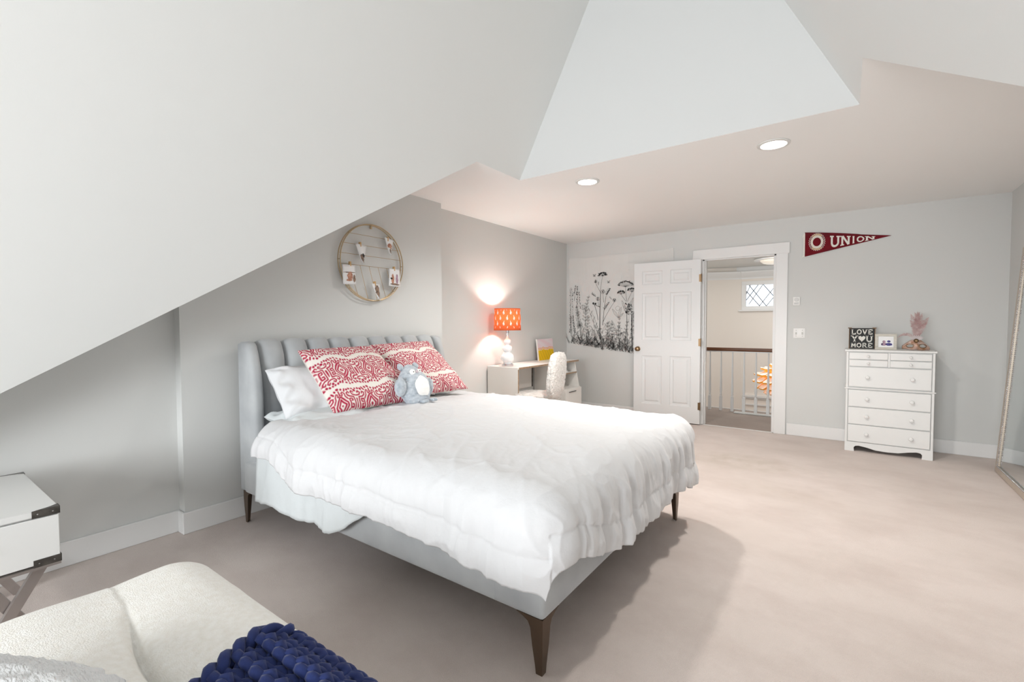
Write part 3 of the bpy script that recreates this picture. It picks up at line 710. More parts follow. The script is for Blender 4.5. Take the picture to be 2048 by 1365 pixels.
def surf(u, v, lift=0):    # point on the owl's front: u sideways, v up (-1..1)
    n = Vector((math.sqrt(max(0, 1-u*u-v*v)), u, v)); p = Vector((n.x*OR[0], n.y*OR[1], n.z*OR[2])); p = owlf(p, n)*(1+lift); return tl_ @ p + oc
bm = NB(); K = 20; rows = []
for r_ in range(9):
    row = []
    for k in range(K):
        t = 2*PI*k/K; q = r_/8; rad = q*(1+.05*math.sin(5*t))
        u = .08+.52*rad*math.cos(t)*(1-.15*math.sin(t)); v = -.12+.42*rad*math.sin(t)
        row.append(bm.verts.new(surf(u, v, .07*(1-q**4)+.03+.01*nz((u*8, v*8, 1)))))
    rows.append(row)
for p, q in zip(rows[1:], rows[2:]):
    for k in range(K): bm.faces.new((p[k], p[(k+1) % K], q[(k+1) % K], q[k]))
bm.faces.new(rows[1]); finish('belly', bm, 'plushwhite', ow, 180)['label'] = 'white furry belly patch'
for u, v, r in ((-.26, .52, .025), (.30, .56, .018)):
    c = surf(u, v, .02); e = blob(c, (.008, r*1.1, r*.9), 3, None, tl_); eo = finish('eye', e, 'plushwhite', ow, 180)
    c2 = surf(u, v, .02)+tl_ @ Vector((.008, .002, 0)); finish('pupil', blob(c2, (.003, .004, .004), 2), 'black', eo, 180)
for s_ in (-1, 1):
    c = tl_ @ Vector((0, s_*.070, .152)) + oc
    finish('ear', blob(c, (.016, .024, .026), 3, lambda p, n: p*(1+.1*nz(p, 60)), tl_), 'plushgrey', ow, 180)
c = surf(.02, .50, .06); finish('beak', blob(c, (.012, .008, .013), 2, None, tl_), mat('plush_pink', (206, 190, 194), .9), ow, 180)
c = tl_ @ Vector((.03, -.145, -.0))+oc; finish('wing', blob(c, (.034, .042, .062), 4, lambda p, n: p*(1+.12*abs(nz(p, 50)))), 'plushgrey', ow, 180)
c = tl_ @ Vector((.02, .125, -.02))+oc; finish('wing', blob(c, (.028, .025, .06), 4, lambda p, n: p*(1+.12*abs(nz(p, 50)))), 'plushgrey', ow, 180)
for dy in (-.01, .075):
    bm = NB()
    for t in (-1, 0, 1):
        b2 = bmesh.ops.create_icosphere(bm, subdivisions=3, radius=1)['verts']
        for v in b2: v.co = Vector((v.co.x*.026, v.co.y*.0105, v.co.z*.011))+Vector((oc.x+.120, oc.y+dy-.005+t*.015, .716))
    finish('foot', bm, 'plushgrey', ow, 180)

# ------------------------------------------------------------------ round photo display on the wall
hp = thing('wire_photo_hoop', 'round brass wire photo display hanging on the wall above the headboard', 'wall decoration', (XL, 2.425, 1.43))
hc = Vector((XL+.02, 2.423, 1.742)); HR = .306
bm = NB()
for dx in (.0, .028):
    tube(bm, [(hc.x+dx, hc.y+HR*math.cos(2*PI*k/64), hc.z+HR*math.sin(2*PI*k/64)) for k in range(64)], .005, 8, closed=True)
for k in range(8):
    t = 2*PI*k/8; tube(bm, [(hc.x, hc.y+HR*math.cos(t), hc.z+HR*math.sin(t)), (hc.x+.028, hc.y+HR*math.cos(t), hc.z+HR*math.sin(t))], .003, 6)
finish('ring', bm, 'brass', hp)
bm = NB(); box(bm, (hc.x-.005, hc.y-.008, hc.z+HR-.03), (hc.x+.01, hc.y+.008, hc.z+HR), .002, 1); finish('hanger', bm, 'brass', hp)
zw = (1.955, 1.874, 1.794, 1.712)
def wire(p, q): bm = NB(); tube(bm, [(hc.x+.012, *p), (hc.x+.012, *q)], .0018, 5); finish('wire', bm, 'wire', hp)
for z in zw:
    hwid = math.sqrt(HR*HR-(z-hc.z)**2); wire((hc.y-hwid, z), (hc.y+hwid, z))
for y0, y1_ in ((2.20, 2.285), (2.306, 2.380), (2.392, 2.468), (2.48, 2.556), (2.567, 2.63)):
    z1_ = hc.z-math.sqrt(max(0, HR*HR-(y1_-hc.y)**2)); wire((y0, zw[3]), (y1_, z1_))
def card(pts, m, label, peg, curl=0, dark=None, group='photos clipped to the hoop'):
    y = sum(p[0] for p in pts)/4; z = min(p[1] for p in pts); xx = hc.x+.034
    t = thing('photo_print', label, 'photo', (xx, y, z), 0, group)
    a, b, c_, d_ = [Vector((xx, *p)) for p in pts]    # tl,tr,br,bl
    def P(u, v, lift=0): 
        p = (a*(1-u)+b*u)*(1-v)+(d_*(1-u)+c_*u)*v
        p.x += curl*(v**1.5)*(.5-abs(u-.5))*1.6+.006*math.sin(PI*u)+lift; return p
    bm = NB(); n = 8; R_ = [[bm.verts.new(P(i/n, j/n)) for i in range(n+1)] for j in range(n+1)]
    for p, q in zip(R_, R_[1:]):
        for i in range(n): bm.faces.new((p[i], p[i+1], q[i+1], q[i]))
    o = finish('paper', bm, 'photo_white', t, 180, recalc=False); md = o.modifiers.new('t', 'SOLIDIFY'); md.thickness = .0012
    for (u0, v0, u1, v1, mm) in dark or ():
        bm = NB(); k = 9; cu, cv_, ru, rv = (u0+u1)/2, (v0+v1)/2, (u1-u0)/2, (v1-v0)/2
        V_ = [[bm.verts.new(P(cu+ru*(2*i_/k-1), cv_+rv*(2*j_/k-1), .0022)) for i_ in range(k+1)] for j_ in range(k+1)]
        for j_ in range(k):
            for i_ in range(k):
                a_, b_ = 2*(i_+.5)/k-1, 2*(j_+.5)/k-1
                if a_*a_+b_*b_ < 1.25*(.75+.5*noise.noise((a_*2+u0*9, b_*2+v0*7, y*9))): bm.faces.new((V_[j_][i_], V_[j_][i_+1], V_[j_+1][i_+1], V_[j_+1][i_]))
        bmesh.ops.delete(bm, geom=[v for v in bm.verts if not v.link_faces], context='VERTS')
        if not bm.faces: bm.free(); continue
        finish('printed_picture', bm, mm, t, 0, recalc=False)
    bm = NB(); box(bm, (xx-.016, peg[0]-.006, peg[1]-.02), (xx+.008, peg[0]+.006, peg[1]+.018), .002, 1); finish('peg', bm, 'peg', t, 20)
card(((2.25, 1.876), (2.352, 1.868), (2.322, 1.715), (2.305, 1.73)), 0, 'curled photo on the second wire, upper left in the round hoop', (2.295, 1.874), .02, ((.02, .52, .98, .98, 'photo_dark'), (.4, .45, .95, .66, 'black')))
card(((2.531, 1.966), (2.625, 1.952), (2.590, 1.815), (2.578, 1.83)), 0, 'curled photo near the top right of the round hoop', (2.565, 1.955), .02, ((.1, .30, .9, .62, 'photo_rust'), (.3, .6, .8, .95, 'photo_dark')))
card(((2.130, 1.700), (2.243, 1.705), (2.252, 1.556), (2.135, 1.550)), 0, 'square photo of a seated group at the left of the round hoop', (2.20, 1.712), .0, ((.3, .35, .72, .82, 'photo_rust'), (.02, .36, .96, .42, 'photo_dark'), (.75, .5, .98, .9, 'photo_dark'), (.2, .72, .7, .84, 'photo_rust')))
card(((2.578, 1.712), (2.690, 1.712), (2.694, 1.562), (2.572, 1.566)), 0, 'square photo of two people at the right of the round hoop', (2.63, 1.714), .0, ((.18, .3, .42, .85, 'photo_rust'), (.55, .3, .8, .85, 'photo_pink'), (.02, .82, .95, .93, 'photo_dark'), (.1, .5, .3, .62, 'black')))
card(((2.397, 1.574), (2.475, 1.574), (2.478, 1.43), (2.452, 1.46)), 0, 'curled brown photo hanging lowest in the round hoop', (2.43, 1.575), .02, ((.05, .1, .95, .95, 'photo_dark'),))
for yy_, zz_ in ((2.712, 1.72),):
    pass

# ------------------------------------------------------------------ desk
dk = thing('desk', 'white desk with open side shelves and a low drawer along the grey wall', 'desk', (-3.08, 4.8, 0))
DXB, DXF, DY0, DY1, DT = XREC+.018, -2.87, 4.10, 5.49, .77
bm = NB(); box(bm, (DXB, DY0, DT-.022), (DXF, DY1+.02, DT), .002, 1); finish('desk_top', bm, 'laminate', dk, 20)
bm = NB(); box(bm, (DXF, DY0+.02, DT-.021), (DXF+.001, DY1+.02, DT-.001)); finish('front_edging', bm, 'ply', dk, 0)
bm = NB(); box(bm, (DXB, DY0, 0), (DXF, DY0+.02, DT-.022), .001, 1); finish('side_panel', bm, 'laminate', dk, 0)
bm = NB(); box(bm, (DXF, DY0+.001, 0), (DXF+.001, DY0+.019, DT-.022)); finish('side_edging', bm, 'ply', dk, 0)
bm = NB(); box(bm, (DXB+.0, DY0+.02, .44), (DXB+.016, 5.0, DT-.022)); finish('back_panel', bm, 'laminate', dk, 0)
bm = NB(); box(bm, (DXB+.016, 4.985, .44), (DXB+.026, 5.0, DT-.022)); finish('cable_strip', bm, 'pewter', dk, 0)
# right side unit: slanted side cheek, shelf, drawer
bm = NB(); prism(bm, [(DXB, DY1, .42), (DXF+.02, DY1, .42), (DXF-.045, DY1, DT-.022), (DXB, DY1, DT-.022)], (0, -.018, 0)); finish('shelf_side', bm, 'laminate', dk, 0)
bm = NB(); prism(bm, [(DXB, DY1-.42, .42), (DXF+.02, DY1-.42, .42), (DXF-.045, DY1-.42, DT-.022), (DXB, DY1-.42, DT-.022)], (0, .018, 0)); finish('shelf_side', bm, 'laminate', dk, 0)
bm = NB(); box(bm, (DXB, DY1-.40, .60), (DXF-.01, DY1-.018, .616)); finish('shelf', bm, 'laminate', dk, 0)
bm = NB(); box(bm, (DXF-.01, DY1-.40, .60), (DXF-.009, DY1-.018, .616)); finish('shelf_edging', bm, 'ply', dk, 0)
bm = NB(); box(bm, (DXB, DY1-.42, .0), (DXF+.03, DY1+.01, .42), .001, 1); finish('drawer_case', bm, 'laminate', dk, 0)
bm = NB(); box(bm, (DXF+.031, DY1-.415, .06), (DXF+.049, DY1+.005, .415), .002, 1); dd_ = finish('drawer', bm, 'laminate', dk, 0)
bm = NB(); box(bm, (DXF+.05, DY1-.34, .375), (DXF+.062, DY1-.16, .385), .003, 1); finish('handle', bm, 'pewter', dd_, 0)
# things on the desk shelf
for i, (y0, h0, mm, lb) in enumerate(((5.10, .022, 'pinkcover', 'thin pale blue book lying on the middle desk shelf'), (5.11, .016, 'paper', 'white notebook lying on top of the pale book on the desk shelf'))):
    z = .616+(0 if i == 0 else .022); t = thing('book', lb, 'book', (-3.0, y0+.1, z))
    bm = NB(); box(bm, (-3.12, y0+.003, z+.002), (-2.913-.02*i, y0+.19, z+h0-.002)); finish('pages', bm, 'paper', t, 0)
    bm = NB(); box(bm, (-3.125, y0, z), (-2.91-.02*i, y0+.195, z+.002)); box(bm, (-3.125, y0, z+h0-.002), (-2.91-.02*i, y0+.195, z+h0)); box(bm, (-3.127, y0, z), (-3.125, y0+.195, z+h0)); finish('cover', bm, mm, t, 0)
# painting on canvas
def canvas_colors(n=90):
    u, v = np.meshgrid(np.linspace(0, 1, n), np.linspace(0, 1, n), indexing='ij'); c = np.zeros((n, n, 3))
    wob = .02*np.sin(14*u)+.012*np.sin(31*u+1)
    pale = np.array(lin((226, 214, 218))); pink = np.array(lin((230, 190, 198))); org = np.array(lin((226, 142, 72))); yel = np.array(lin((236, 192, 20))); wht = np.array(lin((236, 228, 214)))
    f = np.clip(.5+.5*np.sin(9*u+5*v+2*np.sin(7*v)), 0, 1)[..., None]
    c[:] = pale*(1-f*.5)+pink*f*.5
    V = v+wob
    c[V < .60] = org; c[(V < .57) & (V > .545)] = wht; c[V < .50] = yel; c[(V < .515) & (V > .49)] = wht*.9+org*.1
    g = (V < .49); c[g] = (yel*(.92+.08*np.sin(40*u+15*v))[..., None])[g]
    return c
pt = thing('canvas_painting', 'small abstract canvas with yellow lower half and pale pink top standing on the desk', 'painting', (-3.2, 5.2, DT))
py0, py1, pz1 = 5.06, 5.44, DT+.275
def cv(y, z): return (-3.205-.03*(z-DT)/.3, y, z)
bm = NB(); prism(bm, [(-3.206, py0, DT), (-3.206, py1, DT), (-3.206-.03, py1, pz1), (-3.206-.03, py0, pz1)], (-.022, 0, 0)); finish('canvas', bm, 'laminate', pt, 0)
n = 90; X = np.zeros((n, n, 3))
for i in range(n):
    for j in range(n): X[i, j] = (-3.2055-.03*j/(n-1)+.0012, py0+(py1-py0)*i/(n-1), DT+.001+(pz1-DT-.001)*j/(n-1))
o = grid_mesh('painted_picture', X, pt, 'painting', canvas_colors())

# table lamp
LX, LY = -3.085, 4.205
tlp = thing('table_lamp', 'table lamp with orange printed drum shade and white stacked ball ceramic base on the desk', 'table lamp', (LX, LY, DT))
bm = NB(); lathe(bm, [(.064, 0), (.066, .004), (.066, .024), (.058, .028)], (LX, LY, DT), 32); finish('foot', bm, 'chrome', tlp)
def ball(c, r, sq=.85, n=14): return [(max(.02, r*math.cos(t)), c+r*sq*math.sin(t)) for t in (-PI/2+PI*i/n for i in range(n+1))]
prof = [(.045, .028)]+[(r, z) for r, z in ball(.098, .078, .86) if r > .034]+[(r, z) for r, z in ball(.197, .057, .82) if r > .026]+[(r, z) for r, z in ball(.276, .04, .9) if r > .016]+[(.013, .315), (.01, .34)]
bm = NB(); lathe(bm, prof, (LX, LY, DT), 40); finish('ceramic_base', bm, 'ceramic', tlp, 60)
bm = NB(); tube(bm, [(LX, LY, DT+.33), (LX, LY, DT+.64)], .006, 8); lathe(bm, [(.016, .37), (.018, .38), (.018, .43), (.012, .44)], (LX, LY, DT), 12)
for k in range(3):
    t = 2*PI*k/3; tube(bm, [(LX, LY, DT+.638), (LX+.143*math.cos(t), LY+.143*math.sin(t), DT+.638)], .002, 5)
finish('stem', bm, 'chrome', tlp)
SZ0, SZ1, SR0, SR1 = DT+.405, DT+.645, .152, .145
bm = NB(); lathe(bm, [(SR0, SZ0), (SR1, SZ1)], (LX, LY, 0), 64, cap=False); sd = finish('lamp_shade', bm, 'shade', tlp, 60)
md = sd.modifiers.new('t', 'SOLIDIFY'); md.thickness = .0012
bm = NB()
for z, r in ((SZ0, SR0), (SZ1, SR1)): tube(bm, [(LX+r*math.cos(2*PI*k/64), LY+r*math.sin(2*PI*k/64), z) for k in range(64)], .0022, 6, closed=True)
finish('shade_rim', bm, mat('shade_rim_tape', (196, 84, 50), .8), tlp)
bm = NB(); bmesh.ops.create_uvsphere(bm, u_segments=16, v_segments=10, radius=.028, matrix=Matrix.Translation((LX, LY, DT+.475))); finish('bulb', bm, 'bulb', tlp, 180)
# printed birds round the shade
def shade_pt(t, z): 
    k = (z-SZ0)/(SZ1-SZ0); r = SR0+(SR1-SR0)*k+.0018; return (LX+r*math.cos(t), LY+r*math.sin(t), z)
bm = NB(); bg = NB()
for row, zc in enumerate((SZ0+.015, SZ0+.075, SZ0+.135, SZ0+.195, SZ0+.232)):
    for k in range(12):
        t0 = 2*PI*(k+.5*(row % 2))/12+.1; s_ = 1 if (row+k) % 2 else -1
        body = [(0, -.024), (.011, -.014), (.012, .0), (.004, .014), (-.003, .014), (-.009, 0), (-.01, -.014)]
        neck = [(-.004, .008), (.004, .008), (-.003, .03), (-.0075, .03)]
        for tgt, pl_, sc in ((bm, body, 1), (bm, neck, 1)):
            vs = []
            ok = all(SZ0 < zc+b < SZ1 for a, b in pl_)
            if not ok: continue
            vs = [tgt.verts.new(shade_pt(t0+s_*a/SR0*1.0, zc+b)) for a, b in pl_]; tgt.faces.new(vs)
        wing = [(.002, -.02), (.011, -.012), (.009, -.002), (.003, -.008)]
        if all(SZ0 < zc+b < SZ1 for a, b in wing):
            bg.faces.new([bg.verts.new([c*1 for c in shade_pt(t0+s_*a/SR0, zc+b)]) for a, b in wing])
for v in bg.verts:
    d = Vector((v.co.x-LX, v.co.y-LY, 0)); d.normalize(); v.co += d*.0006
finish('printed_birds', bm, 'crane', sd, 0, recalc=False); finish('printed_wings', bg, 'crane_grey', sd, 0, recalc=False)
l = bpy.data.lights.new('table_lamp_bulb', 'POINT'); l.energy = 17; l.color = (1, .97, .92); l.shadow_soft_size = .03
o = bpy.data.objects.new('table_lamp_bulb', l); C.objects.link(o); o.location = (LX, LY, DT+.54)

# ------------------------------------------------------------------ desk chair
dc = thing('desk_chair', 'fluffy cream fleece swivel chair with chrome base pushed in at the desk', 'chair', (-2.72, 4.28, 0))
def fluffy(c, r, p=3.5, sub=6, rot=None, amp=.012, f=None):
    bm = NB(); bmesh.ops.create_cube(bm, size=2); bmesh.ops.subdivide_edges(bm, edges=bm.edges[:], cuts=26, use_grid_fill=True)
    for v in bm.verts:
        d = v.co; k = (abs(d.x)**p+abs(d.y)**p+abs(d.z)**p)**(1/p); q = d/k
        q = Vector((q.x*r[0], q.y*r[1], q.z*r[2]))
        if f: q = f(q)
        n = q.normalized(); q += n*amp*(noise.noise(q*38+Vector(c))+.6*noise.noise(q*75))
        if rot: q = rot @ q
        v.co = q+Vector(c)
    return bm
ry = Matrix.Rotation(.14, 3, 'Z')
finish('seat', fluffy((-2.73, 4.28, .455), (.245, .20, .05), 3.2, rot=ry), 'fleece', dc, 180)
finish('backrest', fluffy((-2.475, 4.25, .70), (.055, .185, .245), 3.4, rot=ry @ Matrix.Rotation(.10, 3, 'Y'), amp=.012), 'fleece', dc, 180)
bm = NB(); lathe(bm, [(.03, .09), (.03, .25), (.018, .25), (.018, .41), (.06, .41), (.06, .415)], (-2.72, 4.28, 0), 20); finish('gas_lift', bm, 'chrome', dc)
bm = NB(); box(bm, (-2.84, 4.16, .402), (-2.60, 4.40, .41)); tube(bm, [(-2.66, 4.28, .40), (-2.54, 4.27, .39), (-2.49, 4.26, .44)], .012, 8); finish('seat_bracket', bm, 'black', dc)
for k in range(5):
    t = 2*PI*k/5+.3; e = (-2.72+.27*math.cos(t), 4.28+.27*math.sin(t))
    bm = NB(); tube(bm, [(-2.72, 4.28, .10), (-2.72+.15*math.cos(t), 4.28+.15*math.sin(t), .09), (*e, .07)], .018, 8, taper=[1.2, 1, .7]); lg = finish('leg', bm, 'chrome', dc)
    bm = NB(); lathe(bm, [(.008, -.02), (.026, -.018), (.026, .018), (.008, .02)], (e[0], e[1], .027), 16, 'x'); finish('caster', bm, 'black', lg)

# ------------------------------------------------------------------ tapestry with line drawing
TX0, TX1, TZ0, TZ1 = -3.262, -1.775, .935, 2.19
tp = thing('tapestry', 'sheer white wall tapestry printed with black line drawn wildflowers beside the open door', 'tapestry', (-2.5, YB, .93))
nu, nv = 60, 40; X = np.zeros((nu, nv, 3))
for i in range(nu):
    for j in range(nv):
        u = i/(nu-1); v = j/(nv-1); x = TX0+(TX1-TX0)*u; top = TZ1-.022*math.sin(PI*min(1, u/.4))*(u < .4)-.012*math.sin(PI*(u-.4)/.6)*(u >= .4)+.01*(u > .97)
        bot = TZ0-.03*u; z = bot+(top-bot)*v
        X[i, j] = (x, YB-.006-.003*math.sin(u*31+v*2)*(.3+.7*v)-.003*math.sin(v*9), z)
o = grid_mesh('cloth', X, tp, 'tap')
FY = YB-.0165
fl = NB()
def ink(pts, w0=.0022, w1=None):
    w0 *= .8; w1 = w1 and w1*.8
    w1 = w0 if w1 is None else w1; n = len(pts)
    L = []; 
    for i, (x, z) in enumerate(pts):
        a = pts[max(0, i-1)]; b = pts[min(n-1, i+1)]; dx, dz = b[0]-a[0], b[1]-a[1]; l_ = math.hypot(dx, dz) or 1
        wv = (w0+(w1-w0)*i/max(1, n-1))/2; nx, nzz = -dz/l_*wv, dx/l_*wv
        L.append((fl.verts.new((x+nx, FY, z+nzz)), fl.verts.new((x-nx, FY, z-nzz))))
    for (a, b), (c, d) in zip(L, L[1:]): fl.faces.new((a, b, d, c))
def curve2(p, q, bend, n=8):
    mx, mz = (p[0]+q[0])/2-(q[1]-p[1])*bend, (p[1]+q[1])/2+(q[0]-p[0])*bend
    return [((1-t)**2*p[0]+2*t*(1-t)*mx+t*t*q[0], (1-t)**2*p[1]+2*t*(1-t)*mz+t*t*q[1]) for t in (i/n for i in range(n+1))]
def leafo(p, ang_, L, wd, vein=True, w=.0024):
    q = (p[0]+L*math.cos(ang_), p[1]+L*math.sin(ang_)); b = wd/L
    ink(curve2(p, q, b, 6), w); ink(curve2(p, q, -b, 6), w)
    if vein: ink([p, (p[0]+(q[0]-p[0])*.8, p[1]+(q[1]-p[1])*.8)], w*.7)
def ringo(c, r, w=.0024, n=10, j=.0):
    ink([(c[0]+r*(1+j*random.uniform(-1, 1))*math.cos(2*PI*k/n), c[1]+r*(1+j*random.uniform(-1, 1))*math.sin(2*PI*k/n)) for k in range(n+1)], w)
def dab(c, r):
    vs = [fl.verts.new((c[0]+r*random.uniform(.5, 1)*math.cos(2*PI*k/7), FY, c[1]+r*random.uniform(.5, 1)*math.sin(2*PI*k/7))) for k in range(7)]; fl.faces.new(vs)
R_ = random.Random(4)
def spike(x, z0, z1_, wd=.03, dense=26, lean=.02):
    st = curve2((x, z0), (x+lean, z1_), .03, 10); ink(st, .004, .002)
    for k in range(dense):
        f = .35+.65*k/dense; px = x+lean*f; pz = z0+(z1_-z0)*f; s = (1-f*.75)*wd+.008
        for sg in (-1, 1):
            q = (px+sg*s*R_.uniform(.5, 1), pz+R_.uniform(0, .015)); dab(q, .0075*R_.uniform(.6, 1.1)); 
def leafy(x, z0, z1_, lean, n=10, L=.055, wd=.018, bend=.08):
    st = curve2((x, z0), (x+lean, z1_), bend, n*2); ink(st, .0042, .002)
    for k in range(2, n*2, 2):
        p = st[k]; 
        for sg in (-1, 1): leafo(p, PI/2+sg*R_.uniform(.6, 1.1)-lean*.6, L*(1.15-k/(n*2.6)), wd)
def umbel(c, r, stem_from, n=15, spread=1.3):
    ink(curve2(stem_from, c, .04), .0045, .003)
    for k in range(n):
        a = PI/2+(k/(n-1)-.5)*2*spread; q = (c[0]+r*math.cos(a), c[1]+r*.62*math.sin(a)+.01); ink([c, q], .0018)
        for _ in range(6): dab((q[0]+R_.uniform(-.014, .014), q[1]+R_.uniform(-.008, .011)), .0062)
def thistle(c, r, stem_from, bend=.04):
    ink(curve2(stem_from, (c[0], c[1]-r), bend), .005, .003)
    for k in range(22):
        a = R_.uniform(0, 2*PI); q = R_.uniform(.2, 1)*r; dab((c[0]+q*math.cos(a)*.8, c[1]+q*math.sin(a)), .005)
    ringo(c, r, .003, 12, .1)
def daisy(c, r, n=12):
    dab(c, r*.34); ringo(c, r*.36)
    for k in range(n): leafo((c[0]+r*.35*math.cos(2*PI*k/n), c[1]+r*.35*math.sin(2*PI*k/n)), 2*PI*k/n, r*.7, r*.2, False)
def tuft(x, z, n, L, w=.004):
    for k in range(n):
        a = PI/2+R_.uniform(-1.0, 1.0); l_ = L*R_.uniform(.5, 1); p = (x+R_.uniform(-.03, .03), z)
        leafo(p, a, l_, l_*.07, False, .0026)
G = lambda a, b: (-3.324+a*(1.087/1100), 1.594+.533-(b+0)*(1.087/1100)-.036*a/1100+.004)   # plan of the printed drawing, panel units to metres
z0_ = lambda a: G(a, 1170+.09*a)[1]
def S(a, b): return G(a, b)
spike(S(110, 0)[0], z0_(110)+.03, S(100, 370)[1], .035, 30, -.01); spike(S(150, 0)[0], S(150, 560)[1], S(195, 350)[1], .04, 20, .04)
spike(S(215, 0)[0], S(215, 800)[1], S(235, 430)[1], .04, 22, .0)
spike(S(125, 0)[0], z0_(110)+.02, S(100, 780)[1], .06, 40, -.01)
leafy(S(330, 0)[0], S(290, 900)[1], S(380, 470)[1], .06, 9, .06, .018); leafy(S(240, 0)[0], S(280, 900)[1], S(200, 620)[1], -.05, 7, .05, .02)
for a_, b_ in ((290, 650), (215, 740), (330, 690)): ringo(S(a_, b_), .032, .003, 12, .05); leafo(S(a_, b_+30), PI/2, .06, .016)
leafy(S(360, 0)[0], z0_(360), S(400, 760)[1], .03, 10, .07, .02)
ink(curve2(S(560, 1100), S(565, 440), .02, 12), .016, .006); ink(curve2(S(600, 900), S(650, 480), .03), .007, .004)
umbel(S(595, 215), .055, S(560, 450), 13, 1.5); thistle(S(488, 285), .02, S(560, 430)); thistle(S(600, 430), .028, S(615, 580)); thistle(S(525, 530), .026, S(545, 640))
thistle(S(770, 548), .024, S(600, 860), .05); leafo(S(530, 340), 1.5, .05, .012)
for k in range(14): dab(S(595+R_.uniform(-55, 55), 185+R_.uniform(-18, 18)), .009)
for k in range(16): a_ = R_.uniform(0, 1); dab(S(650+70*a_, 470-100*a_+R_.uniform(-14, 14)), .008)
leafo(S(640, 470), 1.0, .1, .028); leafo(S(700, 500), -.9, .05, .014); leafy(S(620, 0)[0], S(620, 690)[1], S(700, 570)[1], .08, 6, .03, .012)
for a_, b_ in ((470, 205), (685, 300)):
    for s_ in (-1, 1): leafo(S(a_, b_), PI/2+s_*.8, .03, .012); leafo(S(a_, b_), -PI/2+s_*.9, .02, .01)
thistle(S(455, 595), .014, S(560, 640)); thistle(S(487, 600), .013, S(560, 650)); ink(curve2(S(470, 610), S(530, 830), .05), .006, .005)
for k in range(5): leafo(S(440+12*k, 470+8*k), PI/2+R_.uniform(-.8, .8), .035, .01)
ink(curve2(S(545, 1050), S(385, 670), .05), .004, .002); ink(curve2(S(560, 1050), S(420, 700), -.05), .004, .002)
for k in range(9): leafo(S(400+18*k, 700+42*k), PI/2+.5*(-1)**k, .05, .008, False)
umbel(S(930, 370), .10, S(950, 560), 17, 1.35); umbel(S(868, 470), .05, S(945, 570), 11, 1.2); umbel(S(1020, 440), .06, S(960, 570), 11, 1.0)
for a_, b_ in ((880, 550), (910, 620), (990, 600), (1040, 520), (960, 700), (1020, 660)): leafo(S(950, 720), math.atan2(-(b_-720), a_-950), .001+math.hypot(a_-950, b_-720)*.00098, .03)
for k in range(60): dab(S(R_.uniform(930, 1045), R_.uniform(580, 740)), .0075)
ink(curve2(S(960, 1220), S(950, 720), .0), .006); ink(curve2(S(1030, 1230), S(1020, 740), .0), .016, .01); spike(S(1035, 0)[0], z0_(1000), S(1030, 700)[1], .03, 40, 0)
daisy(S(238, 905), .05, 14); daisy(S(480, 1100), .03); daisy(S(500, 1195), .03); daisy(S(430, 1160), .022); daisy(S(545, 1165), .02); daisy(S(595, 1225), .022); daisy(S(1150, 900), .06)
ringo(S(820, 660), .03); leafo(S(830, 790), 2.2, .15, .03); leafo(S(830, 790), 1.3, .15, .03); leafo(S(840, 790), .8, .09, .02)
for (a_, b_, ang_, L) in ((110, 1150, 1.2, .14), (110, 1150, .6, .12), (240, 1100, 2.2, .13), (250, 1100, 1.2, .16), (360, 1190, .7, .22), (360, 1190, 2.4, .16), (360, 1190, 1.5, .22), (580, 1000, .9, .2), (640, 1150, 2.3, .16), (680, 1060, .3, .13), (690, 1000, 1.3, .18), (800, 1000, 1.9, .17), (800, 1000, 1.2, .15), (860, 1120, 1.9, .14), (740, 1230, 1.7, .16), (740, 1230, 1.2, .12)): leafo(S(a_, b_), ang_, L, L*.16)
for a_ in range(90, 1480, 52):
    tuft(S(a_, 0)[0], z0_(min(a_, 1400)), 4, .15+.05*math.sin(a_)); 
for a_ in range(270, 1440, 60): tuft(S(a_, 0)[0], z0_(a_)+.02, 4, .26)
for a_ in (700, 780, 860, 930, 1100, 1200, 1300, 1400): leafy(S(a_, 0)[0], z0_(a_), S(a_, 800+60*math.sin(a_))[1], R_.uniform(-.05, .05), 9, .055, .016)
for a_ in (1180, 1290, 1400): umbel(S(a_, 520), .06, S(a_, 1000), 11, 1.2)
for k in range(60): a_ = R_.uniform(280, 1450); dab(S(a_, 1185+.08*a_-abs(R_.gauss(0, 30))), .0055)
for k in range(160): leafo(S(R_.uniform(90, 1440), R_.uniform(900, 1180)), R_.uniform(0, PI), R_.uniform(.03, .06), .008, False, .0022)
finish('printed_wildflowers', fl, 'ink', tp, 0, recalc=False)
# small pins on the top corners
bm = NB()
for x, z in ((TX0+.01, TZ1-.005), (TX1-.01, TZ1-.0), (-2.45, TZ1-.015)): lathe(bm, [(.002, 0), (.007, -.006), (.001, -.012)], (x, YB-.012, z), 8, 'y')
finish('pin', bm, 'white', tp)

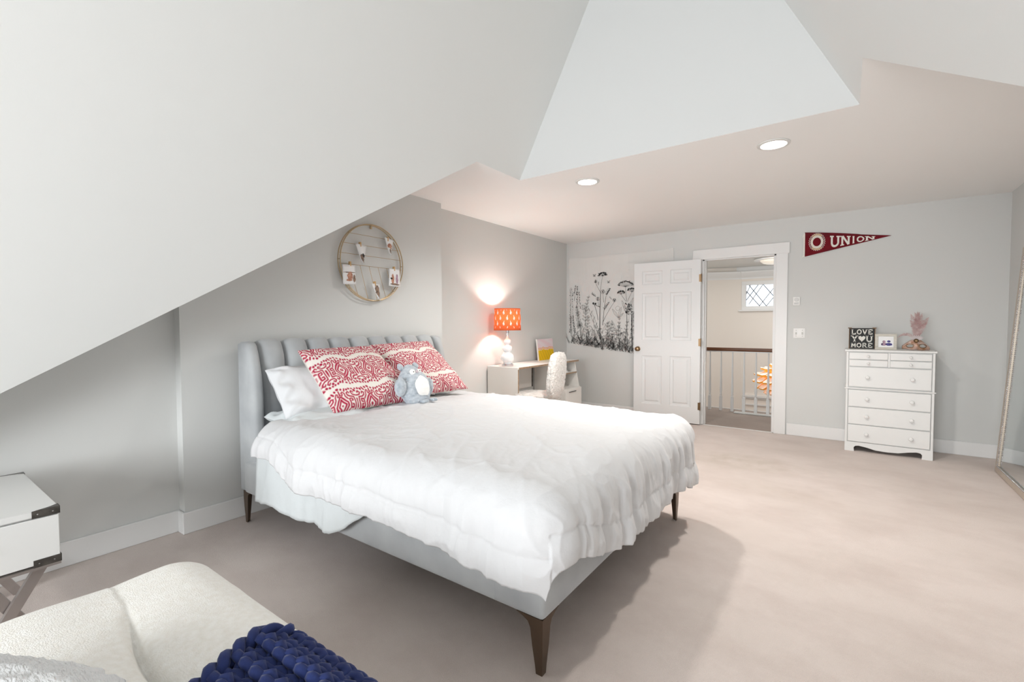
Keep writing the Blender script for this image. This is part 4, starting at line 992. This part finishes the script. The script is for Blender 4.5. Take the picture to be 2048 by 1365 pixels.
# ------------------------------------------------------------------ slab lettering
def stroke(bm, pts, w, T, th):
    for (a, b) in zip(pts, pts[1:]):
        dx, dz = b[0]-a[0], b[1]-a[1]; l_ = math.hypot(dx, dz) or 1; nx, nzz = -dz/l_*w/2, dx/l_*w/2; ex, ez = dx/l_*w*.0, dz/l_*w*.0
        P = [(a[0]+nx-ex, a[1]+nzz-ez), (b[0]+nx+ex, b[1]+nzz+ez), (b[0]-nx+ex, b[1]-nzz+ez), (a[0]-nx-ex, a[1]-nzz-ez)]
        prism(bm, [T(*p) for p in P], th)
def arc(cx, cz, rx, rz, a0, a1, n=14): return [(cx+rx*math.cos(a0+(a1-a0)*i/n), cz+rz*math.sin(a0+(a1-a0)*i/n)) for i in range(n+1)]
w_ = .2
def sf(x, z, l=.34): return [((x-l/2, z), (x+l/2, z), .11)]
GL = {
 'L': ([[(.22, 0), (.22, 1)], [(.1, .06), (.85, .06)], [(.84, 0), (.84, .3)]], [(.22, .95)]),
 'O': ([arc(.5, .5, .38, .42, 0, 2*PI, 28)], []),
 'V': ([[(.14, 1), (.5, 0)], [(.5, 0), (.86, 1)]], [(.14, .95), (.86, .95)]),
 'E': ([[(.22, 0), (.22, 1)], [(.1, .07), (.85, .07)], [(.1, .93), (.85, .93)], [(.2, .5), (.65, .5)], [(.84, 0), (.84, .28)], [(.84, .72), (.84, 1)]], []),
 'Y': ([[(.14, 1), (.5, .45)], [(.86, 1), (.5, .45)], [(.5, 0), (.5, .5)]], [(.14, .95), (.86, .95), (.5, .05)]),
 'U': ([[(.18, 1), (.18, .36)]+arc(.5, .38, .32, .30, PI, 2*PI, 12)+[(.82, .36), (.82, 1)]], [(.18, .95), (.82, .95)]),
 'M': ([[(.16, 0), (.16, 1)], [(.84, 0), (.84, 1)], [(.16, 1), (.5, .3)], [(.5, .3), (.84, 1)]], [(.14, .05), (.86, .05)]),
 'R': ([[(.2, 0), (.2, 1)], [(.2, .93), (.55, .93)]+arc(.55, .72, .22, .21, PI/2, -PI/2, 10)+[(.2, .51)], [(.5, .5), (.82, .04)]], [(.2, .05), (.86, .05)]),
 'N': ([[(.18, 0), (.18, 1)], [(.82, 0), (.82, 1)], [(.2, 1), (.8, 0)]], [(.18, .05), (.16, .95), (.82, .95)]),
 'I': ([[(.5, 0), (.5, 1)]], [(.5, .95), (.5, .05)]),
}
def glyph(bm, ch, T, th, w=w_):
    S_, F = GL[ch]
    for s in S_: stroke(bm, s, w, T, th)
    for x, z in F: stroke(bm, [(x-.19, z), (x+.19, z)], .11, T, th)

# pennant
pe = thing('pennant', 'maroon felt pennant lettered UNION pinned on the wall right of the doorway', 'pennant', (0, YB, 1.95))
pa, pb, pc_ = (-.378, 2.222), (-.372, 1.962), (.352, 2.108)
def pz_top(x): t = (x-pa[0])/(pc_[0]-pa[0]); return pa[1]+(pc_[1]-pa[1])*t
def pz_bot(x): t = (x-pb[0])/(pc_[0]-pb[0]); return pb[1]+(pc_[1]-pb[1])*t
bm = NB(); n = 30; T1 = []; B1 = []
def py_(x): return YB-.008-.004*math.sin((x+.4)*9)
for i in range(n+1):
    x = pa[0]+(pc_[0]-pa[0])*i/n; T1.append((x, py_(x), pz_top(x)+.006*math.sin(PI*i/n*1.3)*(i < 20))); B1.append((x, py_(x), pz_bot(max(x, pb[0]))))
va = [bm.verts.new(p) for p in T1]; vb = [bm.verts.new(p) for p in B1]
for i in range(n): bm.faces.new((va[i], va[i+1], vb[i+1], vb[i]))
bmesh.ops.remove_doubles(bm, verts=bm.verts, dist=1e-5)
o = finish('felt', bm, 'felt', pe, 180); md = o.modifiers.new('t', 'SOLIDIFY'); md.thickness = .002; md.offset = 0
bm = NB(); box(bm, (-.390, YB-.0115, 1.958), (-.376, YB-.0075, 2.213)); finish('header_strip', bm, 'letter', pe, 0)
bm = NB()
for z in (2.205, 1.985):
    prism(bm, [(-.388, YB-.0095, z), (-.388, YB-.0095, z-.02), (-.405, YB-.0095, z-.045), (-.398, YB-.0095, z-.02)], (0, .001, 0))
finish('tie', bm, 'letter', pe, 0)
let = [('U', -.152, .086), ('N', -.062, .084), ('I', .026, .042), ('O', .072, .066), ('N', .142, .082)]
for ch, x0, wd in let:
    bm = NB()
    def T(gx, gz, x0=x0, wd=wd):
        x = x0+gx*wd; t_ = (x+.148)/.35; zt_ = pz_top(x)-.027+.012*t_; zb_ = pz_bot(x)+.026-.019*t_; return (x, py_(x)-.0015, zb_+(zt_-zb_)*gz)
    glyph(bm, ch, T, (0, -.0015, 0), .19 if ch != 'I' else .3)
    finish('letter', bm, 'letter', pe, 0)
# emblem: white ringed O with gold arcs and a scalloped outline
ec = (-.268, 2.108)
def ET(r, t): return (ec[0]+r*.80*math.cos(t), ec[1]+r*math.sin(t))
bm = NB()
for k in range(26):
    t0 = 2*PI*k/26; pts = [ET(.074, t0-.10), ET(.090, t0-.05), ET(.094, t0), ET(.090, t0+.05), ET(.074, t0+.10)]
    ink_pts = pts
    for a, b in zip(ink_pts, ink_pts[1:]):
        dx, dz = b[0]-a[0], b[1]-a[1]; l_ = math.hypot(dx, dz); nx, nzz = -dz/l_*.0014, dx/l_*.0014
        prism(bm, [(p[0], py_(p[0])-.0022, p[1]) for p in ((a[0]+nx, a[1]+nzz), (b[0]+nx, b[1]+nzz), (b[0]-nx, b[1]-nzz), (a[0]-nx, a[1]-nzz))], (0, -.0008, 0))
finish('emblem_scallops', bm, 'letter', pe, 0)
bm = NB()
for a0 in (PI/2, -PI/2):
    ps = [(ET(.072, a0-.75+1.5*i/16), ET(.086+.003*math.cos(26*(a0-.75+1.5*i/16)), a0-.75+1.5*i/16)) for i in range(17)]
    for (a, b), (c, d) in zip(ps, ps[1:]): prism(bm, [(p[0], py_(p[0])-.0021, p[1]) for p in (a, b, d, c)], (0, -.0006, 0))
finish('emblem_arcs', bm, 'gold', pe, 0)
bm = NB(); ps = [(ET(.046*1.0, 2*PI*i/40), ET(.070, 2*PI*i/40)) for i in range(41)]
for (a, b), (c, d) in zip(ps, ps[1:]): prism(bm, [(p[0], py_(p[0])-.003, p[1]) for p in (a, b, d, c)], (0, -.0008, 0))
finish('emblem_ring', bm, 'letter', pe, 0)
bm = NB(); ps = [(ET(.0565, 2*PI*i/40), ET(.0585, 2*PI*i/40)) for i in range(41)]
for (a, b), (c, d) in zip(ps, ps[1:]): prism(bm, [(p[0], py_(p[0])-.0040, p[1]) for p in (a, b, d, c)], (0, -.0004, 0))
finish('emblem_line', bm, 'gold', pe, 0)

# wall plates
t = thing('thermostat', 'white rectangular wall thermostat with round dial between doorway and pennant', 'thermostat', (-.444, YB, 1.43))
bm = NB(); box(bm, (-.477, YB-.018, 1.435), (-.411, YB-.0, 1.530), .004, 2); finish('cover', bm, 'plate', t)
bm = NB(); lathe(bm, [(.021, 0), (.021, -.006), (.017, -.009), (.001, -.009)], (-.444, YB-.018, 1.498), 24, 'y'); finish('dial', bm, mat('dial_grey', (214, 214, 212), .4), t)
bm = NB()
for k in range(3): box(bm, (-.466, YB-.0185, 1.448+k*.008), (-.422, YB-.018, 1.451+k*.008))
finish('vent_slots', bm, 'pewter', t, 0)
t = thing('light_switch', 'white double light switch plate on the wall below the thermostat', 'light switch', (-.414, YB, 1.08))
bm = NB(); box(bm, (-.470, YB-.007, 1.078), (-.358, YB, 1.186), .003, 2); finish('plate', bm, 'plate', t)
for x in (-.443, -.385):
    bm = NB(); box(bm, (x-.006, YB-.016, 1.118), (x+.006, YB-.007, 1.142), .002, 1); finish('toggle', bm, mat('toggle', (200, 198, 192), .4), t)
bm = NB()
for x in (-.443, -.385):
    for z in (1.10, 1.164): lathe(bm, [(.003, 0), (.003, -.0015)], (x, YB-.007, z), 8, 'y')
finish('screw', bm, 'pewter', t)

# ------------------------------------------------------------------ dresser
dr2 = thing('dresser', 'white tall chest of drawers with round knobs and scalloped base against the back wall', 'dresser', (.33, 5.75, 0))
X0, X1_, YD, YDB, DTZ = .010, .655, 5.56, 5.93, .985
bm = NB()
box(bm, (X0, YD+.012, .085), (X1_, YDB, DTZ-.018)); finish('body', bm, 'white', dr2, 0)
bm = NB(); box(bm, (X0-.012, YD-.012, DTZ-.018), (X1_+.012, YDB+.01, DTZ), .005, 2); finish('top', bm, 'white', dr2, 20)
bm = NB(); box(bm, (X0-.010, YD-.008, .605), (X1_+.010, YD+.02, .618), .004, 2); box(bm, (X1_-.002, YD, .605), (X1_+.010, YDB, .618), .004, 2); box(bm, (X0-.010, YD, .605), (X0+.002, YDB, .618), .004, 2); finish('waist_moulding', bm, 'white', dr2, 20)
for xa, xb in ((X0, X0+.018), (X1_-.018, X1_)):
    bm = NB(); box(bm, (xa, YD, .0), (xb, YD+.02, DTZ-.018), .002, 1); finish('stile', bm, 'white', dr2, 0)
# scalloped apron
ap = [(X0, 0), (X0+.075, 0), (X0+.072, .035), (X0+.082, .052), (X0+.11, .058), (X0+.17, .048), (X0+.24, .030), (X0+.3225, .026)]
apr = [(X0+X1_-x, z) for x, z in reversed(ap)]
bm = NB(); prism(bm, [(x, YD-.004, z) for x, z in ap+apr[1:]]+[(X1_, YD-.004, .09), (X0, YD-.004, .09)], (0, .018, 0)); finish('apron', bm, 'white', dr2, 0)
for xa in (X0, X1_-.016):
    bm = NB(); box(bm, (xa, YD+.014, 0), (xa+.016, YDB, .09)); finish('side_foot', bm, 'white', dr2, 0)
def drawer(xa, xb, za, zb_, knobs, r):
    bm = NB(); box(bm, (xa, YD-.007, za), (xb, YD+.014, zb_), .005, 2); d_ = finish('drawer', bm, 'white', dr2, 20)
    for kx in knobs:
        bm = NB(); lathe(bm, [(r*.55, 0), (r*.5, -.006), (r*.95, -.014), (r, -.02), (r*.8, -.027), (r*.3, -.030)], (kx, YD-.007, (za+zb_)/2), 18, 'y'); finish('knob', bm, 'white', d_)
xm = (X0+X1_)/2; zl = [(.893, .957), (.826, .887)]
for za, zb_ in zl:
    drawer(X0+.022, xm-.008, za, zb_, ((X0+.022+xm-.008)/2,), .0115); drawer(xm+.008, X1_-.022, za, zb_, ((xm+.008+X1_-.022)/2,), .0115)
for za, zb_ in ((.628, .818), (.436, .596), (.266, .428), (.096, .258)):
    drawer(X0+.022, X1_-.022, za, zb_, (X0+.165, X1_-.155), .0175)
bm = NB(); box(bm, (xm-.007, YD+.0, .826), (xm+.007, YD+.013, .957)); finish('divider', bm, 'white', dr2, 0)

# sign
sg = thing('wooden_sign', 'dark square sign reading LOVE YOU MORE standing at the left on the dresser', 'sign', (.128, 5.78, DTZ))
SX0, SX1, SY, SZ0_, SZ1_ = .032, .230, 5.785, DTZ, DTZ+.205
bm = NB(); box(bm, (SX0, SY, SZ0_), (SX1, SY+.03, SZ1_), .002, 1); finish('board', bm, 'chalk', sg, 0)
bm = NB()
for xa in (SX0-.006, SX1): box(bm, (xa, SY+.001, SZ0_), (xa+.006, SY+.03, SZ1_+.002))
box(bm, (SX0-.014, SY-.002, SZ1_-.004), (SX0+.018, SY+.03, SZ1_+.006), .002, 1); box(bm, (SX1-.018, SY-.002, SZ1_-.004), (SX1+.014, SY+.03, SZ1_+.006), .002, 1)
finish('wood_edge', bm, 'brownwood', sg, 0)
cell = (SX1-SX0-.022)
for ri, (word, z0, h0) in enumerate((('LOVE', .143, .05), ('Y#U', .068, .062), ('MORE', .012, .046))):
    n = len(word)
    for k, ch in enumerate(word):
        wd = cell/n; x0 = SX0+.011+k*wd
        def T(gx, gz, x0=x0, wd=wd, z0=z0, h0=h0): return (x0+wd*(.04+.92*gx), SY-.0002, SZ0_+z0+h0*gz)
        bm = NB()
        if ch == '#':
            hp_ = []
            for i in range(40):
                t = 2*PI*i/40; hx = 16*math.sin(t)**3; hz = 13*math.cos(t)-5*math.cos(2*t)-2*math.cos(3*t)-math.cos(4*t); hp_.append(T(.5+hx/31, .55+hz/30))
            prism(bm, hp_, (0, -.002, 0)); finish('heart', bm, 'letter', sg, 0)
        else:
            glyph(bm, ch, T, (0, -.002, 0), .2); finish('letter', bm, 'letter', sg, 0)
# photo frame
pf = thing('framed_photo', 'whitewashed wooden photo frame with a purple tinted print standing mid dresser', 'photo frame', (.315, 5.70, DTZ))
FX0, FX1, FYY, FZ0, FZ1 = .232, .396, 5.70, DTZ, DTZ+.152
tf = Matrix.Rotation(-.12, 3, 'X'); pv = Vector((0, FYY, FZ0))
def rotv(vs):
    for v in vs: v.co = tf @ (v.co-pv)+pv
bm = NB(); bw = .024
for a, b in (((FX0, FZ0), (FX1, FZ0+bw)), ((FX0, FZ1-bw), (FX1, FZ1)), ((FX0, FZ0+bw), (FX0+bw, FZ1-bw)), ((FX1-bw, FZ0+bw), (FX1, FZ1-bw))):
    rotv(box(bm, (a[0], FYY, a[1]), (b[0], FYY+.016, b[1]), .002, 1))
finish('frame', bm, 'greywood', pf, 20)
bm = NB(); rotv(box(bm, (FX0+bw, FYY+.006, FZ0+bw), (FX1-bw, FYY+.010, FZ1-bw))); finish('mat_board', bm, 'photo_white', pf, 0)
bm = NB(); rotv(prism(bm, [(.30, FYY+.0055, FZ0+.02), (.33, FYY+.0055, FZ0+.02), (.33, FYY+.02, FZ0+.1), (.30, FYY+.02, FZ0+.1)], (0, .004, 0)))
bm.free()
bm = NB(); prism(bm, [(.305, FYY+.06, FZ0), (.325, FYY+.06, FZ0), (.325, FYY+.022, FZ0+.11), (.305, FYY+.022, FZ0+.11)], (0, .003, 0)); finish('easel_back', bm, 'brownwood', pf, 0)
for (cx, cz, rx, rz, mm) in ((.300, .078, .012, .012, 'photo_pink'), (.300, .054, .02, .016, 'photo_pink'), (.336, .080, .013, .011, 'photo_blue'), (.336, .052, .026, .014, 'photo_blue'), (.286, .052, .008, .012, 'photo_blue')):
    bm = NB(); rotv(prism(bm, [(cx+rx*math.cos(2*PI*k/10)*(1+.2*math.sin(k*3)), FYY+.0058, FZ0+cz+rz*math.sin(2*PI*k/10)) for k in range(10)], (0, -.0008, 0))); finish('printed_picture', bm, mm, pf, 0)

# feathered mask
mk = thing('masquerade_mask', 'gilded masquerade mask with tall mauve feathers at the right end of the dresser', 'mask', (.53, 5.68, DTZ))
mc = Vector((.530, 5.68, DTZ+.045))
bm = NB(); nu, nv = 28, 10; Rr = []
for j in range(nv+1):
    row = []
    for i in range(nu+1):
        u = -1+2*i/nu; v = -1+2*j/nv
        hh_ = .046*(1-.55*abs(u)**2.5)+.012*math.cos(PI*u); x = u*.098; z = v*hh_ + .014*(1-abs(u)*1.8)*(v < 0)*abs(v)*1.2 - .020*u*u - .004*u
        y = .055*u*u+.02*(abs(v)**2)-.02*math.exp(-(u/.15)**2)*(1-abs(v))
        row.append(bm.verts.new((mc.x+x, mc.y-.045+y+z*.35, mc.z-.003+z)))
    Rr.append(row)
for j in range(nv):
    for i in range(nu):
        u = -1+2*(i+.5)/nu; v = -1+2*(j+.5)/nv
        if ((abs(u)-.46)/.24)**2+((v+.02)/.36)**2 < 1: continue
        bm.faces.new((Rr[j][i], Rr[j][i+1], Rr[j+1][i+1], Rr[j+1][i]))
bmesh.ops.delete(bm, geom=[v for v in bm.verts if not v.link_faces], context='VERTS')
zmin = min(v.co.z for v in bm.verts); 
for v in bm.verts: v.co.z += DTZ+.002-zmin
o = finish('face', bm, 'mask', mk, 180); md = o.modifiers.new('t', 'SOLIDIFY'); md.thickness = .004
bm = NB()
for s_ in (-1, 1): tube(bm, [(mc.x+s_*.045+.026*math.cos(2*PI*k/20), mc.y-.045+.055*((s_*.46+.26*math.cos(2*PI*k/20))**2)-.003+.006*math.sin(2*PI*k/20), mc.z-.002+.017*math.sin(2*PI*k/20)) for k in range(20)], .003, 6, closed=True)
finish('eye_braid', bm, 'oldbrass', mk)
bm = NB(); lathe(bm, [(.001, -.006), (.009, -.006), (.017, 0), (.019, .004), (.01, .008)], (mc.x-.003, mc.y-.05, mc.z+.046), 18, 'y'); finish('medallion', bm, 'oldbrass', mk)
rf = random.Random(11)
def feather(p0, p1, p2, p3, wid, m, nb=46):
    sp = bezier(p0, p1, p2, p3, nb); bm = NB(); tube(bm, sp[::3], .0012, 4)
    for i in range(4, nb):
        t = (sp[min(i+1, nb)]-sp[i-1]).normalized(); side = t.cross(Vector((0, 1, 0))).normalized()
        for s_ in (-1, 1):
            for q in range(2):
                L = wid*math.sin(PI*min(1, (i/nb)*.9+.12))*rf.uniform(.6, 1.15); d = (side*s_+t*rf.uniform(.2, .9)+Vector((0, rf.uniform(-.5, .5), 0))).normalized()
                a = sp[i]; e = a+d*L; mdp = a+d*L*.5+Vector((0, 0, -.1*L))
                w2_ = t*.0016
                vs = [bm.verts.new(p) for p in (a-w2_, mdp-w2_, e, mdp+w2_)]; bm.faces.new(vs)
    finish('feather', bm, m, mk, 0, recalc=False)
b0_ = mc+Vector((0, -.02, .05))
for k, (dx, h0, cur, m_) in enumerate(((-.045, .245, -.02, 'feather'), (-.02, .262, -.03, 'feather'), (.005, .27, .0, 'feather'), (.02, .265, .02, 'feather'), (.035, .25, .01, 'feather'), (.085, .215, .03, 'feather'), (.075, .17, .03, 'feather'), (-.05, .19, -.03, 'feather'), (.0, .2, .01, 'feather'), (.03, .18, .02, 'feather'))):
    p0 = b0_; p3 = b0_+Vector((dx, .01*math.sin(k), h0)); p1 = b0_+Vector((dx*.2-cur*.5, 0, h0*.4)); p2 = b0_+Vector((dx*1.1-cur*1.3, 0, h0*.8)); feather(p0, p1, p2, p3, .036, m_)
feather(b0_, b0_+Vector((-.03, 0, .06)), b0_+Vector((-.10, 0, .08)), b0_+Vector((-.135, -.01, .015)), .018, 'feather')
for k in range(9):
    a = PI/2+(k-4)*.26; feather(b0_-Vector((0, .005, .015)), b0_+Vector((.01*math.cos(a), -.005, .01)), b0_+Vector((.04*math.cos(a), -.008, .035*math.sin(a))), b0_+Vector((.062*math.cos(a), -.01, .052*math.sin(a))), .012, 'featherpale', 22)

# ------------------------------------------------------------------ leaning mirror
mr = thing('floor_mirror', 'tall floor mirror in a champagne beaded frame leaning on the right wall', 'mirror', (1.06, 4.9, 0))
mk_ = (XR-.045-1.035)/1.85; MY0, MY1, MH = 4.62, 5.46, 1.85
la = math.atan2(XR-.004-1.055, 1.85)
Rm = Matrix.Rotation(la, 3, 'Y'); pv2 = Vector((1.055, 0, 0))
def rm(vs):
    for v in vs: v.co = Rm @ (v.co-pv2)+pv2
bm = NB(); fw_ = .055
for a, b in (((MY0, 0), (MY1, fw_)), ((MY0, MH-fw_), (MY1, MH)), ((MY0, fw_), (MY0+fw_, MH-fw_)), ((MY1-fw_, fw_), (MY1, MH-fw_))):
    rm(box(bm, (1.027, a[0], a[1]), (1.055, b[0], b[1]), .006, 2))
zmn = min(v.co.z for v in bm.verts)
finish('frame', bm, 'champagne', mr, 20)
bm = NB(); bd = NB()
pts = [(MY0+fw_, z) for z in np.arange(fw_, MH-fw_, .016)]+[(MY1-fw_, z) for z in np.arange(fw_, MH-fw_, .016)]+[(y, fw_) for y in np.arange(MY0+fw_, MY1-fw_, .016)]+[(y, MH-fw_) for y in np.arange(MY0+fw_, MY1-fw_, .016)]
for y, z in pts:
    vs = bmesh.ops.create_icosphere(bd, subdivisions=1, radius=.0065)['verts']
    for v in vs: v.co += Vector((1.030, y, z))
    rm(vs)
o = finish('bead_trim', bd, 'chrome', mr, 180)
rm(box(bm, (1.040, MY0+fw_-.005, fw_-.005), (1.044, MY1-fw_+.005, MH-fw_+.005))); finish('glass', bm, 'mirror', mr, 0)

# ------------------------------------------------------------------ nightstand
ns = thing('nightstand', 'white nightstand with dark metal corner brackets and crossed metal legs at the left edge', 'nightstand', (-2.75, .15, 0))
NX0, NX1, NY0, NY1, NZ0, NZ1 = -3.13, -2.43, -.12, .412, .342, .552
bm = NB(); box(bm, (NX0, NY0, NZ0), (NX1-.016, NY1, NZ1-.026), .002, 1); finish('body', bm, 'white', ns, 0)
bm = NB(); box(bm, (NX1-.015, NY0+.002, NZ0+.006), (NX1, NY1-.002, NZ1-.030), .002, 1); df = finish('drawer', bm, 'white', ns, 0)
bm = NB(); tube(bm, [(NX1, .08, .45), (NX1+.02, .08, .45), (NX1+.02, .20, .45), (NX1, .20, .45)], .004, 8); finish('handle', bm, 'pewter', df)
bm = NB(); box(bm, (NX0, NY0, NZ1-.024), (NX1, NY1, NZ1), .003, 2); finish('top', bm, 'white', ns, 20)
def bracket(x, y, z, sx_, sy_, sz, L=.075):
    bm = NB(); e = .0015; hgt = .026
    z0, z1 = (z-hgt, z+e) if sz > 0 else (z-.002, z+hgt)
    box(bm, (min(x+e*sx_, x-sx_*L*.5), min(y, y+e*sy_), z0), (max(x+e*sx_, x-sx_*L*.5), max(y, y+e*sy_), z1))
    box(bm, (min(x, x+e*sx_), min(y+e*sy_, y-sy_*L), z0), (max(x, x+e*sx_), max(y+e*sy_, y-sy_*L), z1))
    if sz > 0:
        pts = [(x+e*sx_, y+e*sy_, z)]+[(x-sx_*L*.5*a, y-sy_*L*b, z) for a, b in ((-.02, 1), (.2, .72), (.38, .45), (.55, .28), (.8, .12), (1, -.02))]
        prism(bm, pts, (0, 0, e))
    o = finish('corner_bracket', bm, 'pewter', ns, 0)
    bm = NB()
    for t in (.25, .8): lathe(bm, [(.003, 0), (.0025, .002)], (x+e*sx_, y-sy_*L*t, (z0+z1)/2), 8, 'x')
    finish('rivet', bm, 'chrome', o)
for (x, sx_) in ((NX1, 1), (NX0, -1)):
    for (y, sy_) in ((NY1, 1), (NY0, -1)):
        bracket(x, y, NZ1, sx_, sy_, 1); bracket(x, y, NZ0, sx_, sy_, -1)
bm = NB(); box(bm, (NX0, NY0, NZ0-.012), (NX1, NY1, NZ0-.002)); finish('bottom_rail', bm, 'steelleg', ns, 0)
def bar3(bm, p, q, w1, w2):
    p = Vector(p); q = Vector(q); t = (q-p).normalized(); a = Vector((1, 0, 0)); b = t.cross(a).normalized()
    P = [p+a*w1/2*i+b*w2/2*j for i, j in ((1, 1), (-1, 1), (-1, -1), (1, -1))]; prism(bm, P, q-p)
for xc in (NX1-.05, NX0+.06):
    for y0, sg in ((NY1-.045, -1), (NY0+.045, 1)):
        for q, (ya, yb) in enumerate(((y0, y0+sg*.185), (y0+sg*.165, y0-sg*.01))):
            bm = NB(); bar3(bm, (xc-.03*q, ya, NZ0-.012), (xc-.03*q, yb, .004), .024, .034); finish('leg', bm, 'steelleg', ns, 0)

# ------------------------------------------------------------------ cream upholstered chaise in the foreground
ch = thing('chaise', 'cream boucle upholstered chaise in the near left corner with a deep seam between its pads', 'chaise', (-1.27, .02, 0))
def pad():
    bm = NB(); cx0, cx1, cyy0, cyy1, z0, z1 = -1.86, -.69, -.62, .668, .12, .452
    nx, ny = 200, 260; R = .12
    # closed rounded block: top heightfield plus skirt
    X = np.zeros((nx, ny, 3))
    for i in range(nx):
        for j in range(ny):
            u = -1+2*i/(nx-1); v = -1+2*j/(ny-1)
            # map the square parameter onto top (|.|<.72) then sides
            def m1(s):
                a = abs(s); k = .74
                if a < k: return s/k, 0
                return math.copysign(1, s), (a-k)/(1-k)
            pu, su = m1(u); pv, sv = m1(v)
            hx = (cx1-cx0)/2-R; hy = (cyy1-cyy0)/2-R
            x = (cx0+cx1)/2+pu*hx; y = (cyy0+cyy1)/2+pv*hy
            T = R*PI/2+(z1-R*.55-z0)
            t = max(su, sv)*T; dx = math.copysign(su, u); dy = math.copysign(sv, v); l_ = math.hypot(dx, dy) or 1; dx /= l_; dy /= l_
            if t < R*PI/2: o = R*math.sin(t/R); d = .55*R*(1-math.cos(t/R))
            else: o = R-.02*(t-R*PI/2); d = .55*R+(t-R*PI/2)
            x += dx*o; y += dy*o; z = z1-d
            # seam between the pads
            ys = .405-.045*smooth01((x+1.68)/.40)-.03*max(0, x+1.25)+.006*math.sin(x*9)
            dd = (y-ys); depth = .060*smooth01((x+1.66)/.36)
            z -= depth*.6*math.exp(-(dd/.012)**2)+.32*depth*math.exp(-(dd/.05)**2)
            if dd < 0: z += .012*math.exp(-((dd+.18)/.15)**2)
            else: z += .006*math.sin(PI*min(1, dd/.3))
            z += .005*fbm(x*2.5, y*2.5, 0, 2)*(1-smooth01(d/.06))
            if z1-d < .40: 
                x += dx*.012*fbm(y*3, z*3, 1, 2); y += dy*.012*fbm(x*3, z*3, 2, 2)
            X[i, j] = (x, y, z)
    return X
grid_mesh('pad', pad(), ch, 'boucle')
bm = NB(); box(bm, (-1.74, -.52, .10), (-.80, .55, .16), .01, 2); finish('base_frame', bm, 'boucle', ch)
for x in (-1.68, -.86):
    for y in (-.46, .5):
        bm = NB(); lathe(bm, [(.016, 0), (.026, .10)], (x, y, 0), 14); finish('leg', bm, 'brownwood', ch)

# navy chunky throw: looping yarn rows
th_ = thing('throw_blanket', 'navy blue chunky knit throw draped over the far edge of the cream chaise', 'throw blanket', (-.9, .2, .47))
def throw_z(x, y):
    z = .478
    if y > .57: z -= 1.1*(y-.57)**1.5*4
    ys = .31; z -= .010*math.exp(-((y-ys)/.08)**2)
    return z+.006*fbm(x*3, y*3, 5, 2)
bm = NB(); sw, rh, rr = .046, .030, .0125
TXa = -1.165
def edgeL(y): return -1.085-.44*max(0, y-.379)+.35*max(0, .379-y)+1.3*max(0, y-.545)   # left edge of the throw
rows = 19
for r_ in range(rows):
    y = .582-r_*rh; pts = []; x0 = edgeL(y)+.02; nst = int((-.76-x0)/sw)
    for k in range(nst*10+1):
        t = 2*PI*k/10; x = x0+sw*k/10+.28*sw*math.sin(2*t); yy_ = y-.62*rh*math.cos(t)*1.25; z = throw_z(x, yy_)+.008*math.cos(2*t)+.009*math.cos(t+ (0 if r_ % 2 else PI))
        pts.append((x, yy_, z))
    tube(bm, pts, rr, 7)
finish('knitted_rows', bm, 'navy', th_, 180)
def braid(path, r, amp, pitch):
    P = [Vector(p) for p in path]; L = [0]
    for a, b in zip(P, P[1:]): L.append(L[-1]+(b-a).length)
    n = int(L[-1]/.006); out = [[], []]
    for i in range(n+1):
        s = L[-1]*i/n; k = max(j for j in range(len(L)) if L[j] <= s+1e-9); k = min(k, len(P)-2); f = (s-L[k])/(L[k+1]-L[k]); p = P[k].lerp(P[k+1], f); t = (P[k+1]-P[k]).normalized()
        sd_ = t.cross(Vector((0, 0, 1))).normalized(); ph = 2*PI*s/pitch
        for q in (0, 1): out[q].append(p+sd_*amp*math.cos(ph+PI*q)+Vector((0, 0, 1))*amp*.8*math.sin(ph+PI*q))
    for q in (0, 1): tube(bm, out[q], r, 8)
bm = NB(); left = [(edgeL(y)-.008, y, throw_z(edgeL(y), y)+.004) for y in np.arange(-.05, .60, .04)]
braid(left+[(edgeL(.57)+.012, .603, throw_z(0, .595))], .0135, .012, .085)
braid([(x, .608, throw_z(x, .60)-.002) for x in np.arange(edgeL(.57)+.005, -.74, .05)], .0125, .010, .08)
finish('braided_edge', bm, 'navy', th_, 180)

# fluffy white pillow in the corner of the frame
bm = NB(); bmesh.ops.create_cube(bm, size=2); bmesh.ops.subdivide_edges(bm, edges=bm.edges[:], cuts=40, use_grid_fill=True)
rz_ = Matrix.Rotation(math.radians(24), 3, 'Z')
for v in bm.verts:
    d = v.co; k = (abs(d.x)**3+abs(d.y)**3+abs(d.z)**3)**(1/3); q = d/k; q = Vector((q.x*.24, q.y*.19, q.z*.075)); e = 1-max(abs(q.x)/.24, abs(q.y)/.19)
    q.z *= (.45+.55*min(1, e*2.2)) if e > 0 else .45
    q += q.normalized()*(.008*noise.noise(q*40)+.005*noise.noise(q*95)); v.co = rz_ @ q+Vector((-1.21, .055, .530))
tag(finish('fluffy_pillow', bm, mat('fluffy_white', (236, 236, 236), .95, sheen=.4, bump=1, bscale=60, bdist=.012, bstretch=(1, 3, 1)), None, 180), 'white fluffy pillow on the cream chaise at the bottom left corner of the photo', 'pillow')
